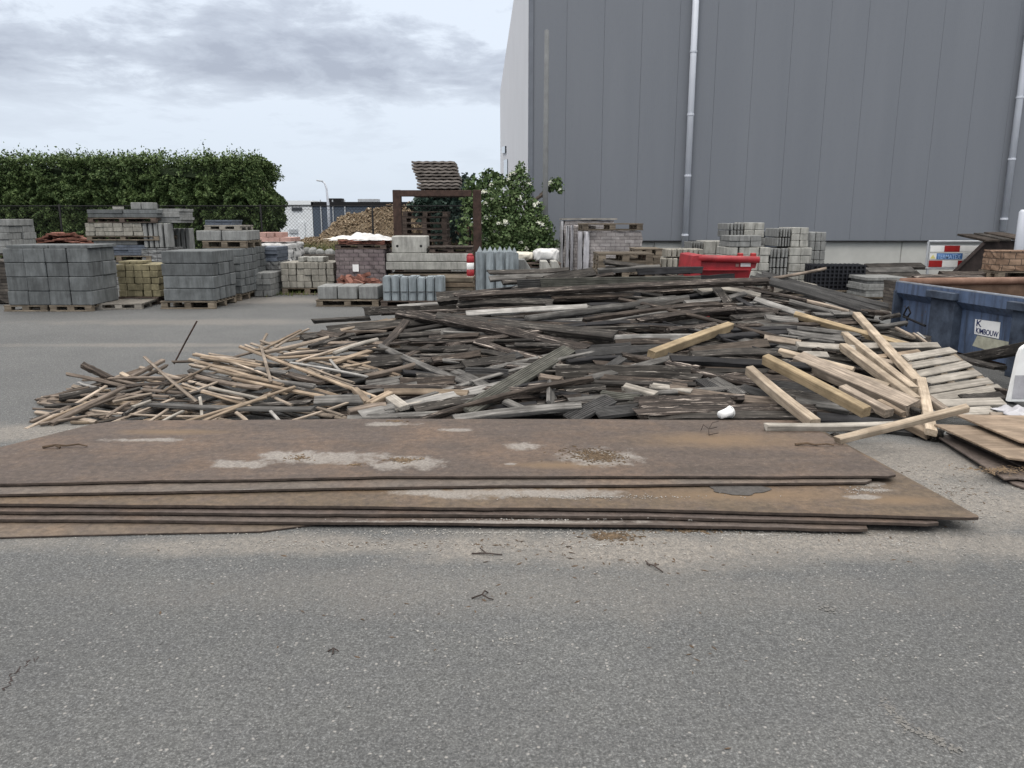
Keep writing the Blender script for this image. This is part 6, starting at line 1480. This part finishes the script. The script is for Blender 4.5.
# the sprig beyond the mast
bush('elder_sprig', 'small leafy elder branch poking out against the grey cladding right of the mast', 'branch', (X(540, 20.8), 20.8, Z(196, 20.8)),
     [bp(556, 184, 6, .9, 20.8), bp(549, 187, 6, .7, 20.8), bp(560, 191, 3, 1, 20.8)], 620, .075, 'elder', 31, [[(X(524, 20.6), 20.6, Z(208, 20.6)), (X(536, 20.7), 20.7, Z(199, 20.7)), (X(547, 20.8), 20.8, Z(191, 20.8)), (X(552, 20.8), 20.8, Z(186, 20.8))], [(X(540, 20.8), 20.8, Z(196, 20.8)), (X(549, 20.8), 20.8, Z(188, 20.8)), (X(558, 20.8), 20.8, Z(184, 20.8))]], 5)
DT = 33
bush('conifer_tree', 'dark blue green tree standing far behind the steel frame', 'tree', (X(440, DT), DT, 0), [bp(436, 205, 20, .8, DT), bp(450, 195, 17, .9, DT), bp(425, 208, 13, .8, DT), bp(462, 205, 13, .9, DT), bp(445, 222, 20, 1, DT), bp(466, 188, 9, 1.2, DT)], 5000, .20, 'conif', 41, [[(X(440, DT), DT, 0), (X(441, DT), DT, 1.5), (X(445, DT), DT, 2.8)]])
bush('poplar_bush', 'loose light green bush with airy twigs left of the elder', 'bush', (X(482, 24), 24, 0), [bp(482, 200, 16, 1, 24), bp(474, 190, 10, 1, 24), bp(490, 184, 10, 1.2, 24), bp(478, 225, 18, 1.2, 24), bp(488, 176, 5, 1.4, 24), bp(499, 180, 6, 1.3, 24)], 1900, .13, 'elder', 51, [[(X(482, 24), 24, 0), (X(483, 24), 24, 1.4), (X(488, 24), 24, 2.6)], [(X(482, 24), 24, .6), (X(476, 24), 24, 2.4)]], 0, .4)
def grass(name, spots, label, h, seed, mat='grassm'):
    r = random.Random(seed); vs, fs = [], []
    for (px, py, rx, ry, n) in spots:
        c_ = G(px, py)
        for _ in range(n):
            x_, y_ = c_.x + r.gauss(0, rx), c_.y + r.gauss(0, ry); hh = h * r.uniform(.3, 1.2); a = r.uniform(0, 6.28); dx, dy = math.cos(a), math.sin(a); ln = r.gauss(0, .35) * hh; b_ = len(vs); w_ = .012
            vs += [(x_ - dx * w_, y_ - dy * w_, 0), (x_ + dx * w_, y_ + dy * w_, 0), (x_ + ln * dy, y_ - ln * dx, hh)]; fs.append((b_, b_ + 1, b_ + 2))
    tag(mesh_obj(name, pyd(name, vs, fs), M[mat]), label, 'grass', None, 'stuff')
grass('grass', [(300, 291, .8, .35, 2600), (318, 289, .5, .25, 1400), (282, 293, .5, .3, 700)], 'patchy short grass on the ground before the light block pack', .10, 61)
grass('grass', [(320, 262, 1.1, .6, 1600), (295, 262, 1.0, .6, 900), (410, 268, 2.0, .5, 1100), (350, 262, 1.5, .5, 900)], 'dry yellowish weeds growing behind the block packs', .75, 62)

# ------------------------------------------------------------------ the fence, the chip heap, the far things
DF = 24.0
fx0, fx1 = X(-40, DF, 205), X(505, DF, 205); fz = Z(206, DF)
fe = thing('chain_link_fence', 'dark chain link fence with posts running before the hedge and chip heap', 'fence', ((fx0 + fx1) / 2, DF, 0)); fm = (fx0 + fx1) / 2
npost = 6
for k in range(npost):
    px = (-30, 62, 160, 262, 373, 470)[k]; bm = bmesh.new(); x_ = X(px, DF, 230) - fm; tube(bm, [(x_, 0, 0), (x_, 0, fz + .05)], .028, 8); mesh_obj('post', bm_me('post', bm, True), M['darkmetal'], fe)
bm = bmesh.new(); tube(bm, [(fx0 - fm, 0, fz), (fx1 - fm, 0, fz)], .018, 6); tube(bm, [(fx0 - fm, 0, fz - .10), (fx1 - fm, 0, fz - .10)], .004, 4); mesh_obj('top_rail', bm_me('top_rail', bm), M['darkmetal'], fe)
vs, fs = [], []
def wire(a, b, r_=.0032):
    a, b = Vector(a), Vector(b); d = (b - a).normalized(); e = Vector((0, 1, 0)); f_ = d.cross(e); i = len(vs)
    for p_ in (a, b):
        for k in range(3): vs.append(p_ + (e * math.cos(k * 2.094) + f_ * math.sin(k * 2.094)) * r_)
    for k in range(3): fs.append((i + k, i + (k + 1) % 3, i + 3 + (k + 1) % 3, i + 3 + k))
x_ = fx0 - fz
while x_ < fx1:
    a0, b0 = max(x_, fx0), min(x_ + fz, fx1)
    wire((a0 - fm, .004, a0 - x_), (b0 - fm, .004, b0 - x_)); wire((a0 - fm, -.004, fz - (a0 - x_)), (b0 - fm, -.004, fz - (b0 - x_))); x_ += .11
mesh_obj('wire_mesh', pyd('wire_mesh', vs, fs), M['darkmetal'], fe)
# heap of chopped wood
DC = 34.0
def chipheap():
    prof = [(322, 236), (331, 228), (340, 219), (347, 216), (358, 216), (372, 211), (390, 208), (420, 206), (440, 208), (462, 220), (482, 240)]
    nx_, ny2 = 90, 26; vs, fs = [], []; r = random.Random(5)
    def hgt(px):
        for a, b in zip(prof, prof[1:]):
            if a[0] <= px <= b[0]: return a[1] + (b[1] - a[1]) * (px - a[0]) / (b[0] - a[0])
        return 240
    for j in range(ny2 + 1):
        for i in range(nx_ + 1):
            px = 304 + 182 * i / nx_; v = j / ny2; e = math.sin(math.pi * v) ** .7
            zt = max(0, Z(hgt(px), DC + 1.6)); vs.append((X(px, DC + 1.6, 225), DC - .8 + 5 * v, zt * e + (r.gauss(0, .05) if 0 < j < ny2 else 0)))
    for j in range(ny2):
        for i in range(nx_): a = j * (nx_ + 1) + i; fs.append((a, a + 1, a + nx_ + 2, a + nx_ + 1))
    o = thing('woodchip_heap', 'big brown heap of chopped wood behind the chain link fence', 'woodchip heap', (X(395, DC), DC, 0))
    off_ = Vector((X(395, DC), DC, 0)); mesh_obj('heap_body', pyd('heap_body', [Vector(v) - off_ for v in vs], fs), M['chip'], o)
    cs, cf = [], []
    for _ in range(15000):
        i, j = r.randrange(nx_), r.randrange(ny2 * 2 // 3); a = Vector(vs[j * (nx_ + 1) + i]); a += Vector((r.uniform(0, .09), r.uniform(0, .2), r.uniform(0, .05))); d = Vector((r.gauss(0, 1), r.gauss(0, 1), r.gauss(0, .6))).normalized(); e = d.orthogonal().normalized(); f_ = d.cross(e)
        s_ = r.uniform(.03, .10); w_ = s_ * .33; b_ = len(cs); a -= off_
        for q in (-1, 1): cs += [a + d * s_ * q + e * w_, a + d * s_ * q - e * w_ * .6 + f_ * w_, a + d * s_ * q - e * w_ * .6 - f_ * w_]
        cf += [(b_, b_ + 1, b_ + 4, b_ + 3), (b_ + 1, b_ + 2, b_ + 5, b_ + 4), (b_ + 2, b_, b_ + 3, b_ + 5), (b_, b_ + 2, b_ + 1), (b_ + 3, b_ + 4, b_ + 5)]
    t = NT('chopped_wood'); gm = t.new('ShaderNodeNewGeometry'); c = t.ramp(gm.outputs['Random Per Island'], [(0, (.10, .07, .045)), (.5, (.22, .165, .105)), (.85, (.31, .25, .175)), (1, (.42, .36, .27))])
    ch = mesh_obj('chopped_wood', pyd('chopped_wood', cs, cf), t.col(c, .9, .2), o); ch['kind'] = 'stuff'
chipheap()
def building(name, label, parts, base):
    o = thing(name, label, 'building', base)
    for nm, c_, s_, m_ in parts:
        bm = bmesh.new(); add_box(bm, Vector(c_) - Vector(base), s_); mesh_obj(nm, bm_me(nm, bm), M[m_], o)
    return o
DW = 60.0; xa, xb = X(262, DW, 215), X(312.5, DW, 215); zt = Z(202, DW)
building('industrial_building', 'low white industrial building far behind the fence', [('wall', ((xa + xb) / 2, DW + 5, zt / 2 - .1), (xb - xa, 10, zt - .2), 'farwhite'), ('roof', ((xa + xb) / 2, DW + 5, zt - .05), (xb - xa + .2, 10.2, .3), 'farwhite'),
    ('window', (X(297, DW, 209), DW - .04, Z(209, DW)), (.7 * 1.1, .1, .26), 'glass'), ('window', (X(294, DW, 232), DW - .04, .75), (.7, .1, .3), 'steel'), ('door', (X(302, DW, 232), DW - .04, .5), (.5, .1, 1.9), 'farwhite')], ((xa + xb) / 2, DW + 5, 0))
xa2, xb2 = X(313, DW, 215), X(410, DW, 215); zt2 = Z(203.5, DW)
parts_ = [('wall', ((xa2 + xb2) / 2, DW + 6, zt2 / 2 - .1), (xb2 - xa2, 12, zt2 - .2), 'fardark'), ('roof', ((xa2 + xb2) / 2, DW + 6, zt2 - .03), (xb2 - xa2 + .2, 12.2, .3), 'darkmetal'),
          ('rooftop_unit', (X(328, DW, 205), DW + 3, zt2 + .25), (1.0, 1.0, .4), 'darkmetal'), ('rooftop_unit', (X(362, DW, 205), DW + 3, zt2 + .25), (1.6, 1.0, .3), 'steel')]
for k in range(3): parts_.append(('door', (X(322 + k * 12, DW, 230), DW - .04, 1.6), (.08, .08, 3.0), 'steel'))
building('industrial_building', 'long dark blue industrial hall far behind the chip heap', parts_, ((xa2 + xb2) / 2, DW + 6, 0))
DL = 52.0; lx = X(328.5, DL, 210)
lp = thing('street_lamp', 'tall slim street lamp with a curved arm before the far halls', 'street lamp', (lx, DL, 0))
zl = Z(181, DL); bm = bmesh.new(); tube(bm, [(0, 0, 0), (0, 0, 2.5), (-.06, 0, zl - .5), (-.16, 0, zl - .15), (-.34, 0, zl)], [.10, .09, .065, .055, .05], 8); mesh_obj('pole', bm_me('pole', bm, True), M['pipe'], lp)
bm = bmesh.new(); add_box(bm, (-.48, 0, zl + .01), (.42, .2, .09), Matrix.Rotation(.15, 3, 'Y'), .02); mesh_obj('lamp_head', bm_me('lamp_head', bm), M['steel'], lp)
